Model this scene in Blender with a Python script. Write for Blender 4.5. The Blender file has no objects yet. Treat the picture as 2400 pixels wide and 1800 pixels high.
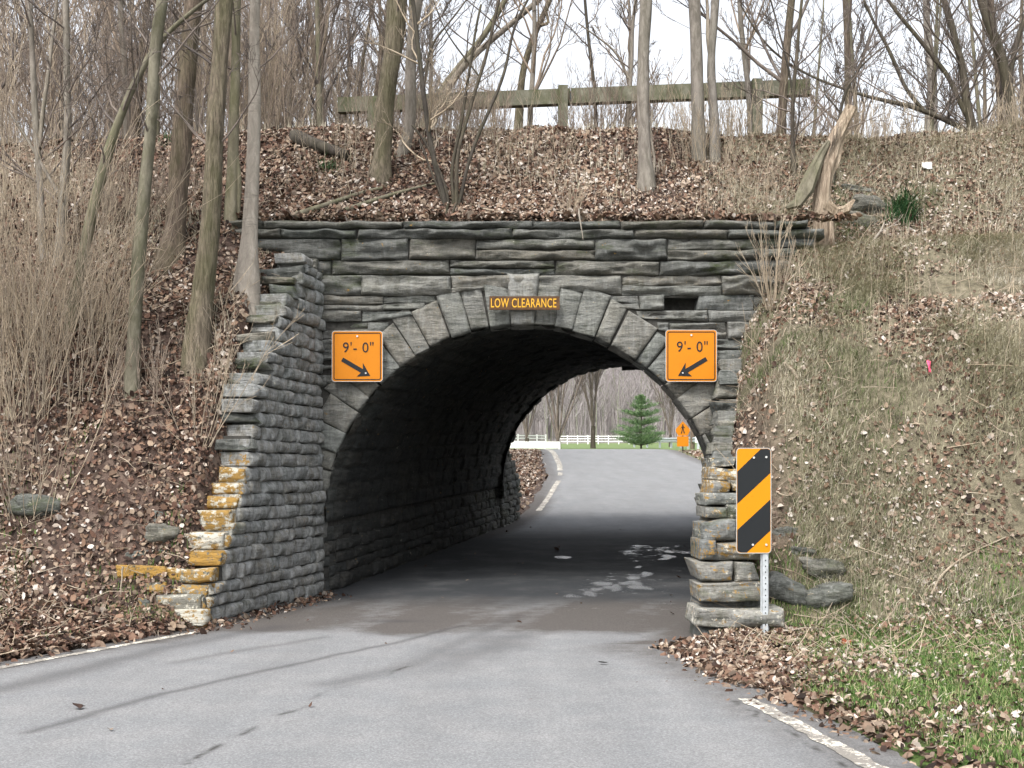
import bpy, math, random
import numpy as np
from mathutils import Vector

# ------------------------------------------------------------------ camera, sky, sun, exposure
scene = bpy.context.scene
CAMZ = 1.45
cam_d = bpy.data.cameras.new("camera"); cam = bpy.data.objects.new("camera", cam_d)
scene.collection.objects.link(cam); scene.camera = cam
cam.location = (0, 0, CAMZ); cam.rotation_euler = (math.radians(90), 0, 0)
cam_d.lens = 45.0; cam_d.sensor_width = 36.0; cam_d.shift_y = 215 / 2400
cam_d.clip_start = 0.05; cam_d.clip_end = 2000

SUN_EL, SUN_AZ = math.radians(52), math.radians(205)   # azimuth clockwise from +Y: behind the camera, a little left
world = bpy.data.worlds.new("World"); scene.world = world; world.use_nodes = True
wn = world.node_tree.nodes; wl = world.node_tree.links
bg = wn["Background"]
sky = wn.new("ShaderNodeTexSky"); sky.sky_type = 'NISHITA'; sky.sun_disc = False
sky.sun_elevation = SUN_EL; sky.sun_rotation = SUN_AZ; sky.air_density = 1.0; sky.dust_density = 4.0
hs = wn.new("ShaderNodeHueSaturation"); hs.inputs["Saturation"].default_value = 0.22
hs.inputs["Value"].default_value = 1.2
wl.new(sky.outputs[0], hs.inputs["Color"]); wl.new(hs.outputs[0], bg.inputs["Color"])
bg.inputs["Strength"].default_value = 0.15
sun_d = bpy.data.lights.new("sun", 'SUN'); sun = bpy.data.objects.new("sun", sun_d)
scene.collection.objects.link(sun)
sun_d.energy = 1.4; sun_d.angle = math.radians(18); sun_d.color = (1.0, 0.95, 0.88)
sun.rotation_euler = (math.pi / 2 - SUN_EL, 0, math.pi - SUN_AZ)
scene.view_settings.view_transform = 'Standard'; scene.view_settings.look = 'None'
scene.view_settings.gamma = 1.0; scene.view_settings.exposure = 1.0
scene.cycles.max_bounces = 6; scene.cycles.diffuse_bounces = 3; scene.cycles.glossy_bounces = 2
scene.cycles.transparent_max_bounces = 4

# ------------------------------------------------------------------ helpers
rng = np.random.default_rng(7)
col = scene.collection

def h3(ix, iy, iz, s=0):
    h = (ix.astype(np.int64) * 374761393 + iy.astype(np.int64) * 668265263 + iz.astype(np.int64) * 2147483647 + s * 974634777) & 0xffffffff
    h = ((h ^ (h >> 13)) * 1274126177) & 0xffffffff
    h = ((h ^ (h >> 16)) * 2246822519) & 0xffffffff
    return ((h ^ (h >> 15)) & 0xffffff) / 16777215.0

def vnoise(x, y, z, s=0):
    x = np.asarray(x, float); y = np.asarray(y, float) + 0 * x; z = np.asarray(z, float) + 0 * x
    xi = np.floor(x); yi = np.floor(y); zi = np.floor(z)
    fx = x - xi; fy = y - yi; fz = z - zi
    fx = fx * fx * (3 - 2 * fx); fy = fy * fy * (3 - 2 * fy); fz = fz * fz * (3 - 2 * fz)
    r = 0
    for a in (0, 1):
        for b in (0, 1):
            for c in (0, 1):
                w = (fx if a else 1 - fx) * (fy if b else 1 - fy) * (fz if c else 1 - fz)
                r = r + w * h3(xi + a, yi + b, zi + c, s)
    return r * 2 - 1

def fbm(x, y, z, o=4, s=0):
    r = 0; a = 1; t = 0
    for k in range(o):
        r = r + a * vnoise(x * 2 ** k, y * 2 ** k, z * 2 ** k, s + k); t += a; a *= .5
    return r / t

def sstep(a, b, x):
    t = np.clip((x - a) / (b - a), 0, 1); return t * t * (3 - 2 * t)

def mesh_np(name, V, faces, mat, smooth=True, attrs=None):
    """V (n,3); faces: (m,k) int array or list of such arrays."""
    me = bpy.data.meshes.new(name)
    if not isinstance(faces, (list, tuple)): faces = [faces]
    faces = [f for f in faces if len(f)]
    V = np.ascontiguousarray(V, np.float32)
    me.vertices.add(len(V)); me.vertices.foreach_set("co", V.ravel())
    loops = np.concatenate([f.ravel() for f in faces]).astype(np.int32)
    tot = np.concatenate([np.full(len(f), f.shape[1]) for f in faces]).astype(np.int32)
    start = np.concatenate([[0], np.cumsum(tot)[:-1]]).astype(np.int32)
    me.loops.add(len(loops)); me.loops.foreach_set("vertex_index", loops)
    me.polygons.add(len(tot)); me.polygons.foreach_set("loop_start", start)
    me.update(calc_edges=True)
    me.polygons.foreach_set("use_smooth", np.full(len(tot), smooth, dtype=bool))
    for k, v in (attrs or {}).items():
        a = me.attributes.new(k, 'FLOAT', 'POINT'); a.data.foreach_set("value", np.ascontiguousarray(v, np.float32))
    if mat is not None: me.materials.append(mat)
    me.validate(clean_customdata=False)
    return me

def obj(name, me, parent=None, world=True, **props):
    """world: the mesh is in scene coordinates; otherwise in its thing's own"""
    o = bpy.data.objects.new(name, me); col.objects.link(o)
    if parent is not None:
        o.parent = parent
        if world: o.location = -Vector(parent.location)
    for k, v in props.items(): o[k] = v
    return o

def thing(name, loc, label, category, group=None):
    o = bpy.data.objects.new(name, None); col.objects.link(o); o.location = loc
    o.empty_display_size = .2
    o["label"] = label; o["category"] = category
    if group: o["group"] = group
    return o

def copy_tree(o, loc, rz=0, sc=1.0, label=None, group=None):
    c = o.copy(); col.objects.link(c); c.location = loc; c.rotation_euler = (0, 0, rz); c.scale = (sc, sc, sc)
    if label: c["label"] = label
    if group: c["group"] = group
    for ch in list(o.children):
        d = ch.copy(); col.objects.link(d); d.parent = c
    return c

def grid_faces(nr, nc, off=0):
    i = np.arange(nr - 1)[:, None] * nc + np.arange(nc - 1)[None, :]
    return np.stack([i, i + 1, i + nc + 1, i + nc], -1).reshape(-1, 4) + off

# picture coordinates (2212 px wide) at a given depth -> point
def P(x, y, d): return np.array([(x - 1106) / 2765 * d, d, CAMZ - (y - 1027.7) / 2765 * d])

class Geo:
    def __init__(s): s.V = []; s.F = {}; s.n = 0; s.A = {}
    def add(s, V, F, **attrs):
        V = np.asarray(V, float); s.V.append(V)
        for f in (F if isinstance(F, list) else [F]):
            f = np.asarray(f)
            s.F.setdefault(f.shape[1], []).append(f + s.n)
        for k, v in attrs.items(): s.A.setdefault(k, []).append(np.broadcast_to(np.asarray(v, float), (len(V),)))
        s.n += len(V)
    def box(s, c, half, rot=None, **at):
        q = np.array([[x, y, z] for x in (-1, 1) for y in (-1, 1) for z in (-1, 1)], float) * np.asarray(half)
        if rot is not None: q = q @ np.asarray(rot).T
        s.add(q + np.asarray(c), np.array([[0, 1, 3, 2], [4, 6, 7, 5], [0, 4, 5, 1], [2, 3, 7, 6], [0, 2, 6, 4], [1, 5, 7, 3]]), **at)
    def bar(s, a, b, w, h, up=(0, 0, 1), **at):
        a = np.asarray(a, float); b = np.asarray(b, float); d = b - a; L = np.linalg.norm(d); d /= L
        u = np.cross(d, up); u /= np.linalg.norm(u); v = np.cross(u, d)
        s.box((a + b) / 2, (L / 2, w / 2, h / 2), np.stack([d, u, v], 1), **at)
    def prism(s, poly, y0, y1, axis='y', **at):
        """poly list of (x,z); extruded between y0 and y1"""
        n = len(poly); q = np.array([(x, y0, z) for x, z in poly] + [(x, y1, z) for x, z in poly])
        side = [[i, (i + 1) % n, (i + 1) % n + n, i + n] for i in range(n)]
        s.add(q, [np.array([list(range(n))]), np.array([list(range(2 * n - 1, n - 1, -1))]), np.array(side)], **at)
    def mesh(s, name, mat, smooth=False):
        return mesh_np(name, np.concatenate(s.V), [np.concatenate(v) for v in s.F.values()], mat, smooth,
                       {k: np.concatenate(v) for k, v in s.A.items()})

class Tubes:
    """collects tapered polylines, builds one mesh"""
    def __init__(s): s.b = {}
    def add(s, pts, rad, sides=3, cap=False):
        pts = np.asarray(pts, float); rad = np.broadcast_to(np.asarray(rad, float), (len(pts),))
        if cap: e = pts[-1] + (pts[-1] - pts[-2]) * .02; pts = np.vstack([pts, e, e + (pts[-1] - pts[-2]) * .01]); rad = np.concatenate([rad, [rad[-1] * .9, .0005]])
        s.b.setdefault((len(pts), sides), []).append((pts, rad))
    def mesh(s, name, mat, rough=0.0):
        V = []; F = []; R = []; off = 0
        for (n, k), L in s.b.items():
            Pt = np.stack([p for p, _ in L]); Ra = np.stack([r for _, r in L]); m = len(L)
            T = np.gradient(Pt, axis=1) if n > 1 else Pt
            T /= np.linalg.norm(T, axis=2, keepdims=True) + 1e-9
            ref = np.array([0.31, 0.9, 0.13]); ref /= np.linalg.norm(ref)
            U = np.cross(T, ref); U /= np.linalg.norm(U, axis=2, keepdims=True) + 1e-9
            W = np.cross(T, U)
            a = np.arange(k) / k * 2 * np.pi
            rr = Ra[..., None] * np.ones(k)
            if rough:
                fq = 4.5 if rough > .09 else 2.2; rr = rr * (1 + rough * vnoise(np.cos(a) * fq + 5, Pt[..., 2][..., None] * 2.0, np.sin(a) * fq + Pt[..., 0][..., None], 3))
            ring = Pt[:, :, None, :] + rr[..., None] * (np.cos(a)[:, None] * U[:, :, None, :] + np.sin(a)[:, None] * W[:, :, None, :])
            V.append(ring.reshape(-1, 3))
            i = (np.arange(m)[:, None, None] * n + np.arange(n - 1)[None, :, None]) * k; j = np.arange(k)[None, None, :]; j2 = (j + 1) % k
            F.append(np.stack([i + j, i + j2, i + k + j2, i + k + j], -1).reshape(-1, 4) + off)
            R.append(np.repeat(np.random.default_rng(n * 10 + k).random(m), n * k)); off += m * n * k
        return mesh_np(name, np.concatenate(V), np.concatenate(F), mat, True, {"rnd": np.concatenate(R)})

# ------------------------------------------------------------------ materials
def new_mat(name):
    m = bpy.data.materials.new(name); m.use_nodes = True; nt = m.node_tree
    b = nt.nodes["Principled BSDF"]; b.inputs["Roughness"].default_value = .9
    b.inputs["Specular IOR Level"].default_value = .25
    return m, nt, b

class N:
    """tiny node helper"""
    def __init__(s, nt): s.nt = nt
    def n(s, t, **kw):
        x = s.nt.nodes.new(t)
        for k, v in kw.items(): setattr(x, k, v)
        return x
    def l(s, a, b): s.nt.links.new(a, b)
    def coord(s, scale=(1, 1, 1), kind='Object'):
        tc = s.n("ShaderNodeTexCoord"); mp = s.n("ShaderNodeMapping"); mp.inputs["Scale"].default_value = scale
        s.l(tc.outputs[kind], mp.inputs[0]); return mp.outputs[0]
    def noise(s, scale, detail=4, rough=.6, vec=None, dist=0):
        x = s.n("ShaderNodeTexNoise"); x.inputs["Scale"].default_value = scale; x.inputs["Detail"].default_value = detail
        x.inputs["Roughness"].default_value = rough; x.inputs["Distortion"].default_value = dist
        if vec is not None: s.l(vec, x.inputs["Vector"])
        return x.outputs["Fac"]
    def voro(s, scale, vec=None, feature='F1'):
        x = s.n("ShaderNodeTexVoronoi"); x.feature = feature; x.inputs["Scale"].default_value = scale
        if vec is not None: s.l(vec, x.inputs["Vector"])
        return x.outputs["Distance"]
    def ramp(s, fac, stops, interp='LINEAR'):
        r = s.n("ShaderNodeValToRGB"); cr = r.color_ramp; cr.interpolation = interp
        while len(cr.elements) < len(stops): cr.elements.new(.5)
        for e, (p, c) in zip(cr.elements, stops):
            e.position = p; e.color = (*c, 1) if len(c) == 3 else c
        s.l(fac, r.inputs[0]); return r.outputs[0]
    def rng(s, v, a, b, c=0, d=1):
        x = s.n("ShaderNodeMapRange"); x.inputs[1].default_value = a; x.inputs[2].default_value = b
        x.inputs[3].default_value = c; x.inputs[4].default_value = d; s.l(v, x.inputs[0]); return x.outputs[0]
    def mix(s, f, a, b, mode='MIX'):
        x = s.n("ShaderNodeMix"); x.data_type = 'RGBA'; x.blend_type = mode
        for v, i in ((f, 0), (a, 6), (b, 7)):
            if hasattr(v, 'is_linked') or isinstance(v, bpy.types.NodeSocket): s.l(v, x.inputs[i])
            elif isinstance(v, (int, float)): x.inputs[i].default_value = v
            else: x.inputs[i].default_value = (*v, 1)
        return x.outputs[2]
    def math(s, op, a, b=0.0):
        x = s.n("ShaderNodeMath"); x.operation = op
        for v, i in ((a, 0), (b, 1)):
            if isinstance(v, bpy.types.NodeSocket): s.l(v, x.inputs[i])
            else: x.inputs[i].default_value = v
        return x.outputs[0]
    def attr(s, name):
        x = s.n("ShaderNodeAttribute"); x.attribute_name = name; return x.outputs["Fac"]
    def bump(s, h, bsdf, strength=.5, dist=.02):
        x = s.n("ShaderNodeBump"); x.inputs["Strength"].default_value = strength; x.inputs["Distance"].default_value = dist
        s.l(h, x.inputs["Height"]); s.l(x.outputs[0], bsdf.inputs["Normal"])

def mat_simple(name, colr, rough=.8, var=.15, scale=8, metal=0, bump=0):
    m, nt, b = new_mat(name); k = N(nt); v = k.coord()
    f = k.noise(scale, 5, .65, v)
    c = k.ramp(f, [(.3, tuple(x * (1 - var) for x in colr)), (.7, tuple(min(1, x * (1 + var)) for x in colr))])
    k.l(c, b.inputs["Base Color"]); b.inputs["Roughness"].default_value = rough; b.inputs["Metallic"].default_value = metal
    if bump: k.bump(f, b, bump)
    return m

def mat_stone():
    m, nt, b = new_mat("limestone"); k = N(nt)
    v = k.coord(); vs = k.coord((1, 1, 5.5)); vv = k.coord((6, 6, .5))
    rnd = k.attr("rnd"); paint = k.attr("paint"); lime = k.attr("lime"); dark = k.attr("soot")
    strat = k.noise(3.2, 8, .7, vs); fine = k.noise(42, 5, .75, v)
    base = k.ramp(strat, [(.28, (.05, .052, .048)), (.40, (.125, .127, .115)), (.52, (.22, .218, .20)), (.66, (.31, .305, .28)), (.85, (.40, .39, .36))])
    tint = k.ramp(rnd, [(0, (.62, .66, .68)), (.35, (.9, .9, .88)), (.6, (1.05, .97, .86)), (.8, (.8, .86, .86)), (1, (1.25, 1.2, 1.12))])
    c = k.mix(1.0, base, tint, 'MULTIPLY')
    c = k.mix(k.rng(fine, .3, .7), c, k.mix(.55, c, (.02, .022, .02)), 'MIX')
    # grey lime streaks running down, moss patches
    st = k.math('MULTIPLY', k.rng(k.noise(3, 6, .7, vv), .52, .75), .4)
    c = k.mix(st, c, (.40, .41, .40))
    c = k.mix(k.math('MULTIPLY', lime, k.rng(k.noise(5, 7, .8, k.coord((2.2, 2.2, .9))), .38, .66)), c, (.40, .41, .41))
    moss_n = k.rng(k.noise(1.7, 7, .7, k.coord((1, 1, 2))), .52, .68)
    mz = k.math('MULTIPLY', moss_n, k.attr("moss"))
    c = k.mix(mz, c, k.ramp(fine, [(.35, (.02, .03, .012)), (.7, (.095, .115, .04))]))
    c = k.mix(k.math('MULTIPLY', dark, .88), c, (.012, .013, .014))  # dark weathering on the face; inside the passage this is painted shade
    # old yellow and white paint
    pn = k.noise(14, 6, .75, v); pn2 = k.noise(9, 5, .7, k.coord((1.3, 1.1, 1.7)))
    pc = k.ramp(k.math('ADD', k.math('MULTIPLY', pn2, .8), k.math('MULTIPLY', rnd, .22)),
                [(.40, (.33, .195, .05)), (.54, (.27, .17, .055)), (.60, (.50, .48, .41)), (.8, (.45, .44, .39))])
    pm = k.rng(k.math('ADD', paint, k.math('MULTIPLY', k.math('SUBTRACT', pn, .5), 3.4)), .50, .60)
    c = k.mix(pm, c, pc)
    k.l(c, b.inputs["Base Color"]); b.inputs["Roughness"].default_value = .92
    hh = k.math('ADD', k.math('MULTIPLY', strat, 1.6), k.math('MULTIPLY', fine, .5))
    k.bump(hh, b, .9, .035)
    return m

def mat_bark(name, c0, c1, scale=14, stretch=.18, bump=.8, moss=0.0, bands=False):
    m, nt, b = new_mat(name); k = N(nt)
    v = k.coord((1, 1, stretch)); f = k.noise(scale, 7, .75, v, .6); r = k.attr("rnd")
    c = k.ramp(f, [(.36, c0), (.48, tuple((x * .6 + y * .4) for x, y in zip(c0, c1))), (.60, c1)])
    big = k.noise(2.2, 5, .6, k.coord((1, 1, .5)))
    c = k.mix(k.rng(big, .35, .65, 0, .45), c, tuple(x * .55 for x in c1))
    if moss: c = k.mix(k.math('MULTIPLY', k.rng(k.noise(3.3, 6, .7, k.coord((1, 1, .4))), .42, .62), moss), c, (.085, .095, .035))
    if bands:
        bn = k.noise(9, 4, .6, k.coord((.25, .25, 2.4)))
        c = k.mix(k.rng(bn, .60, .68, 0, .6), c, (.10, .085, .07))
    c = k.mix(1.0, c, k.ramp(r, [(0, (.75, .75, .77)), (1, (1.15, 1.1, 1.05))]), 'MULTIPLY')
    k.l(c, b.inputs["Base Color"]); k.bump(f, b, bump, .03)
    return m

def mat_leaf():
    m, nt, b = new_mat("dead_leaf"); k = N(nt); r = k.attr("rnd")
    c = k.ramp(r, [(0, (.02, .013, .010)), (.18, (.06, .036, .028)), (.34, (.14, .078, .055)), (.47, (.22, .14, .095)), (.58, (.18, .14, .11)), (.70, (.33, .25, .18)), (.84, (.43, .36, .30)), (1, (.56, .51, .46))])
    f = k.noise(35, 3, .6, k.coord())
    c = k.mix(k.rng(f, .3, .7, 0, .5), c, k.mix(1.0, c, (.45, .42, .4), 'MULTIPLY'))
    k.l(c, b.inputs["Base Color"]); b.inputs["Roughness"].default_value = .8
    return m

def mat_blades(name, stops):
    m, nt, b = new_mat(name); k = N(nt)
    k.l(k.ramp(k.attr("rnd"), stops), b.inputs["Base Color"]); b.inputs["Roughness"].default_value = .75
    return m

def mat_ground():
    m, nt, b = new_mat("soil"); k = N(nt); v = k.coord()
    a = k.noise(9, 8, .75, v); c2 = k.noise(1.1, 5, .6, v); fine = k.noise(60, 4, .7, v)
    soil = k.ramp(a, [(.3, (.012, .009, .008)), (.5, (.040, .029, .024)), (.7, (.09, .066, .052))])
    vor = k.n("ShaderNodeTexVoronoi"); vor.inputs["Scale"].default_value = 17; k.l(v, vor.inputs["Vector"])
    sepc = k.n("ShaderNodeSeparateColor"); k.l(vor.outputs["Color"], sepc.inputs[0])
    lf = k.ramp(sepc.outputs[0], [(0, (.03, .018, .014)), (.4, (.10, .06, .045)), (.7, (.2, .13, .10)), (1, (.32, .24, .19))])
    soil = k.mix(.35, soil, lf)
    grass = k.ramp(fine, [(.3, (.035, .06, .014)), (.7, (.10, .17, .035))])
    fld = k.ramp(k.noise(.25, 6, .6, v), [(.3, (.10, .155, .055)), (.7, (.17, .22, .09))])
    c = k.mix(k.math('MULTIPLY', k.attr("grass"), k.rng(c2, .3, .55)), soil, grass)
    c = k.mix(k.attr("straw"), c, k.ramp(a, [(.3, (.045, .040, .028)), (.5, (.15, .135, .09)), (.7, (.27, .24, .17))]))
    c = k.mix(k.attr("field"), c, fld)
    k.l(c, b.inputs["Base Color"])
    k.bump(k.math('ADD', a, fine), b, .6, .03)
    return m

def mat_asphalt():
    m, nt, b = new_mat("asphalt"); k = N(nt); v = k.coord()
    fine = k.noise(75, 4, .85, v); med = k.noise(2.2, 6, .6, v); lng = k.noise(1.5, 5, .6, k.coord((1.6, .22, 1)))
    c = k.ramp(med, [(.3, (.228, .238, .248)), (.7, (.29, .292, .295))])
    c = k.mix(k.rng(lng, .35, .7, 0, .35), c, (.15, .15, .152))
    c = k.mix(k.rng(fine, .36, .60, .62, 0), c, (.07, .07, .072)); c = k.mix(k.rng(fine, .55, .72, 0, .5), c, (.44, .44, .43)); c = k.mix(k.rng(k.noise(11, 6, .8, v), .55, .72, 0, .35), c, (.13, .13, .13))
    st = k.attr("stain"); wob = k.math('MULTIPLY', k.math('SUBTRACT', k.noise(5, 6, .7, v), .5), .9)
    sm = k.rng(k.math('ADD', st, k.math('MULTIPLY', wob, k.rng(st, 0, .3))), .08, .7)
    c = k.mix(k.math('MULTIPLY', sm, .9), c, k.ramp(fine, [(.3, (.040, .036, .034)), (.7, (.118, .104, .094))]))
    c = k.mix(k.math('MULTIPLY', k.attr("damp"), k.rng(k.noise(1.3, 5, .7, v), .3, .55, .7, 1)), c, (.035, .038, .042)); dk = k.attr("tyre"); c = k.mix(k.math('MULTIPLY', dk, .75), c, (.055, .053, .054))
    ck = k.attr("crack"); c = k.mix(ck, c, (.04, .038, .036))
    k.l(c, b.inputs["Base Color"])
    wet = k.attr("wet"); w2 = k.rng(k.math('MULTIPLY', wet, k.noise(2.4, 7, .8, k.coord((1.5, 1.1, 1)))), .61, .67); w2 = k.math('MAXIMUM', w2, k.attr("puddle"))
    k.l(k.mix(w2, (.82, .82, .82), (.05, .05, .05)), b.inputs["Roughness"])
    k.l(k.mix(w2, (.2, .2, .2), (.9, .9, .9)), b.inputs["Specular IOR Level"])
    k.bump(fine, b, .6, .008)
    return m

def mat_line():
    m, nt, b = new_mat("road_paint"); k = N(nt); v = k.coord()
    f = k.noise(38, 5, .8, v); g = k.noise(5, 5, .7, v)
    w = k.rng(k.math('ADD', f, k.math('MULTIPLY', g, .8)), .80, .90)
    c = k.mix(w, (.74, .70, .60), (.17, .16, .15)); c = k.mix(k.rng(g, .4, .7, 0, .3), c, (.38, .34, .28))
    k.l(c, b.inputs["Base Color"]); b.inputs["Roughness"].default_value = .75
    return m

M = dict(
    stone=mat_stone(), leaf=mat_leaf(), ground=mat_ground(), asphalt=mat_asphalt(), line=mat_line(),
    pale=mat_bark("pale_bark", (.26, .23, .19), (.50, .45, .38), 10, .35, .35, bands=True),
    ridged=mat_bark("ridged_bark", (.045, .036, .026), (.30, .255, .19), 42, .13, 1.0, moss=.45),
    brown=mat_bark("brown_bark", (.05, .038, .03), (.24, .19, .15), 42, .13, 1.0, moss=.3),
    olive=mat_bark("olive_bark", (.11, .10, .07), (.27, .25, .185), 12, .3, .5, moss=.5),
    grey=mat_bark("grey_bark", (.13, .115, .095), (.33, .30, .26), 14, .25, .5, moss=.15),
    dark=mat_bark("dark_bark", (.03, .026, .022), (.11, .095, .08), 18, .2, .6, moss=.2),
    twig=mat_bark("twig_bark", (.20, .16, .13), (.37, .31, .25), 6, .3, .2),
    twigdark=mat_bark("twig_dark", (.095, .08, .07), (.22, .19, .17), 6, .3, .2),
    stem=mat_bark("stem_bark", (.26, .215, .16), (.50, .43, .33), 5, .3, .2),
    snag=mat_bark("split_wood", (.13, .09, .06), (.50, .42, .33), 30, .12, 1.0, moss=.12),
    wood=mat_bark("weathered_wood", (.15, .15, .10), (.30, .29, .22), 10, .9, .5, moss=.75),
)
# ------------------------------------------------------------------ the lie of the land
YF, YB = 15.4, 25.7            # near and far face of the bridge
def xl(y): return -2.28 - .2 * (YF - np.asarray(y, float))
def xr(y): return 2.52 - .215 * (YF - np.asarray(y, float))
def cx(y): return .13 + .202 * (np.asarray(y, float) - YF)
R0 = 2.39
def groad(y):
    y = np.asarray(y, float)
    return np.interp(y, [0, 15.4, 25.7, 30, 40, 50, 60, 64, 68, 72, 80, 200, 260], [0, 0, .40, .66, 1.26, 1.86, 2.48, 2.70, 2.84, 2.93, 3.13, 6.45, 8.0])
def prof_l(y): return np.interp(y, [11.5, 12.2, 12.6, 13.05, 14.0, 15.4, 18.1, 19.2, 24, 25.9, 27.6, 29.5, 32], [0, .16, .75, 1.75, 3.2, 4.15, 6.2, 6.45, 6.4, 4.6, 2.3, 1.0, 0])
def prof_r(y): return np.interp(y, [9.6, 10.8, 11.5, 12.6, 13.4, 14.8, 15.4, 18.1, 19.2, 24, 25.9, 27.6, 29.5, 32], [0, .0, .12, 1.2, 1.72, 2.45, 3.0, 6.25, 6.55, 6.5, 4.6, 2.6, 1.2, 0])
EXL = np.array([(-12, -9.5), (0, -8.2), (3, -7), (6, -5.75), (9.6, -4.12), (11.9, -3.10), (12.3, -2.92), (15.4, -2.30), (25.7, -.22), (28, .15), (30, .35), (42, 1.15), (68, 1.5), (75, 1.2)])
EXR = np.array([(-12, 4.5), (0, 3.3), (2, 2.9), (6.35, 2.12), (8.3, 1.74), (10, 1.36), (10.8, 1.15), (11.3, 1.68), (15.4, 2.52), (25.7, 4.75), (30, 6.1), (42, 7.4), (49, 7.8), (60, 8.1), (75, 8.6)])
def EL(y): return np.interp(y, EXL[:, 0], EXL[:, 1])
def ER(y): return np.interp(y, EXR[:, 0], EXR[:, 1])

def height(x, y, noise=True):
    x = np.asarray(x, float) + 0 * np.asarray(y, float); y = np.asarray(y, float) + 0 * x
    g = groad(y)
    c = cx(y)
    L = prof_l(y) - .25 * sstep(-5, -9, x) * sstep(13, 17, y)
    rx = x - xr(np.clip(y, 11.3, 28))
    Rr = prof_r(y) + 1.25 * sstep(.0, 1.0, rx) * sstep(11.5, 13.4, y) * sstep(16.6, 15.2, y)
    Rr = Rr + .03 * np.clip(x - 2.2, 0, 5) * sstep(3, 7, y) * sstep(14, 12, y)
    w = sstep(-2.5, 2.5, x - c)
    L = L + .42 * sstep(-2.9, -3.5, x) * sstep(14, 15.2, y) * sstep(16.6, 15.6, y)
    L = L + .14 * sstep(1.3, .2, xl(y) - x) * sstep(13.0, 13.6, y) * sstep(15.3, 14.6, y) * (1 + .6 * vnoise(y * 5, 0 * y, 0 * y, 3))
    emb = L * (1 - w) + Rr * w
    n = 0
    if noise:
        n = .20 * fbm(x * .55, y * .55, 0 * x, 4, 3) + .05 * fbm(x * 3.1, y * 3.1, 0 * x, 3, 9)
        n = n * np.clip(emb * 1.5, .06, 1)
    emb = np.maximum(emb + n, 0)
    # wall top: over the bridge the fill starts behind the coping
    over = (x > -4.6) & (x < 3.6)
    top = 4.47 + np.clip(y - 15.75, 0, 9) * .69
    emb = np.where(over & (y > 15.6) & (y < 17.6), np.maximum(emb, np.minimum(top, 6.0) + n * .4), emb)
    z = g + np.maximum(emb - g * sstep(0, 1, emb), 0) * 1.0
    z = np.where(emb > g, np.maximum(emb, g), g + n * .3)
    # the cutting between the wing walls
    cut = ((y < 15.5) & (y > 11.0)) | ((y > 25.6) & (y < 29.5))
    ml = sstep(.40, .05, xl(y) - x); mr = sstep(.26, .03, x - xr(y))
    m = ml * mr * (x < 30)
    z = np.where((y < 15.5) & (y > 9.5), z + (g - .01 - z) * m, z)
    mfar = sstep(.5, .05, EL(y) - .35 - x) * sstep(.9, .05, x - ER(y) - .3)
    z = np.where(y > 25.6, z + (g - .01 - z) * mfar, z)
    # under the road surface
    rd = sstep(-.02, .22, x - EL(y)) * sstep(-.02, .22, ER(y) - x) * (y < 76)
    low = (y < 15.5) | (y > 25.6)
    z = np.where(low, z - .05 * rd, z)
    # verges beyond the bridge
    z = np.where(y > 30, z + .35 * sstep(.5, 3.5, x - ER(y)) * sstep(30, 40, y) * sstep(66, 55, y), z)
    # the wooded hill
    hill = 46 * sstep(205, 330, y + .12 * x) + 7 * fbm(x / 60, y / 60, 0 * x, 3, 5) * sstep(210, 260, y)
    return z + np.where(y > 200, hill, 0)

def ground_at(px, py, d0=5, d1=40):
    """where the ray through a picture point meets the ground"""
    d = np.arange(d0, d1, .02); q = np.stack([(px - 1106) / 2765 * d, d, CAMZ - (py - 1027.7) / 2765 * d], 1)
    hit = np.nonzero(q[:, 2] < height(q[:, 0], q[:, 1]))[0]
    hit = [i for i in hit if not (15.4 < d[i] < 25.7 and q[i, 2] < 4)]
    return q[hit[0]] if len(hit) else q[-1]

def axis_pts(dense, lo, hi, step, out, n):
    a = np.arange(lo, hi, step); k = (np.linspace(0, 1, n + 1)[1:]) ** 2.2
    return np.concatenate([lo - (lo - out[0]) * k[::-1], a, hi + (out[1] - hi) * k])
gx = axis_pts(0, -9, 9.5, .10, (-330, 330), 60)
gy = np.concatenate([np.linspace(-14, 4, 20)[:-1], np.arange(4, 32, .10), np.linspace(32, 90, 60), np.linspace(92, 420, 90)])
X, Y = np.meshgrid(gx, gy)
Z = height(X, Y)
nr, nc = X.shape
F = grid_faces(nr, nc)
zc = Z.ravel()[F]; xc = X.ravel()[F].mean(1); yc = Y.ravel()[F]
inc = (xc > xl(yc.mean(1)) - .15) & (xc < xr(yc.mean(1)) + .25)
gap = inc & (((yc.min(1) < 15.62) & (yc.max(1) > 15.45)) | ((yc.min(1) < 25.75) & (yc.max(1) > 25.5)))
hillF = yc.min(1) > 204
grass = (sstep(1.75, 2.3, X + .45 * fbm(X * .8, Y * .8, 0 * X, 3, 21)) * sstep(11.6, 9.4, Y + .8 * fbm(X, Y, 0 * X, 3, 22)) + .5 * sstep(.15, .5, fbm(X * .5, Y * .5, 0 * X, 3, 23)) * (Y < 17) * (X > 2.4)).ravel()
field = (sstep(71, 77, Y) * (Y < 215)).ravel() + (sstep(36, 42, Y) * sstep(6.9, 9, X) * .7).ravel()
V = np.stack([X, Y, Z], -1).reshape(-1, 3)
def sub(V, F, name, mat, at):
    u, inv = np.unique(F, return_inverse=True)
    return mesh_np(name, V[u], inv.reshape(F.shape), mat, True, {k: v[u] for k, v in at.items()})
o = obj("ground", sub(V, F[~gap & ~hillF], "ground", M['ground'], dict(grass=grass, field=np.clip(field, 0, 1), straw=(.85 * sstep(2.2, 3.0, X) * sstep(8, 10, Y) * sstep(24, 20, Y)).ravel()))); o["kind"] = "structure"

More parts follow.
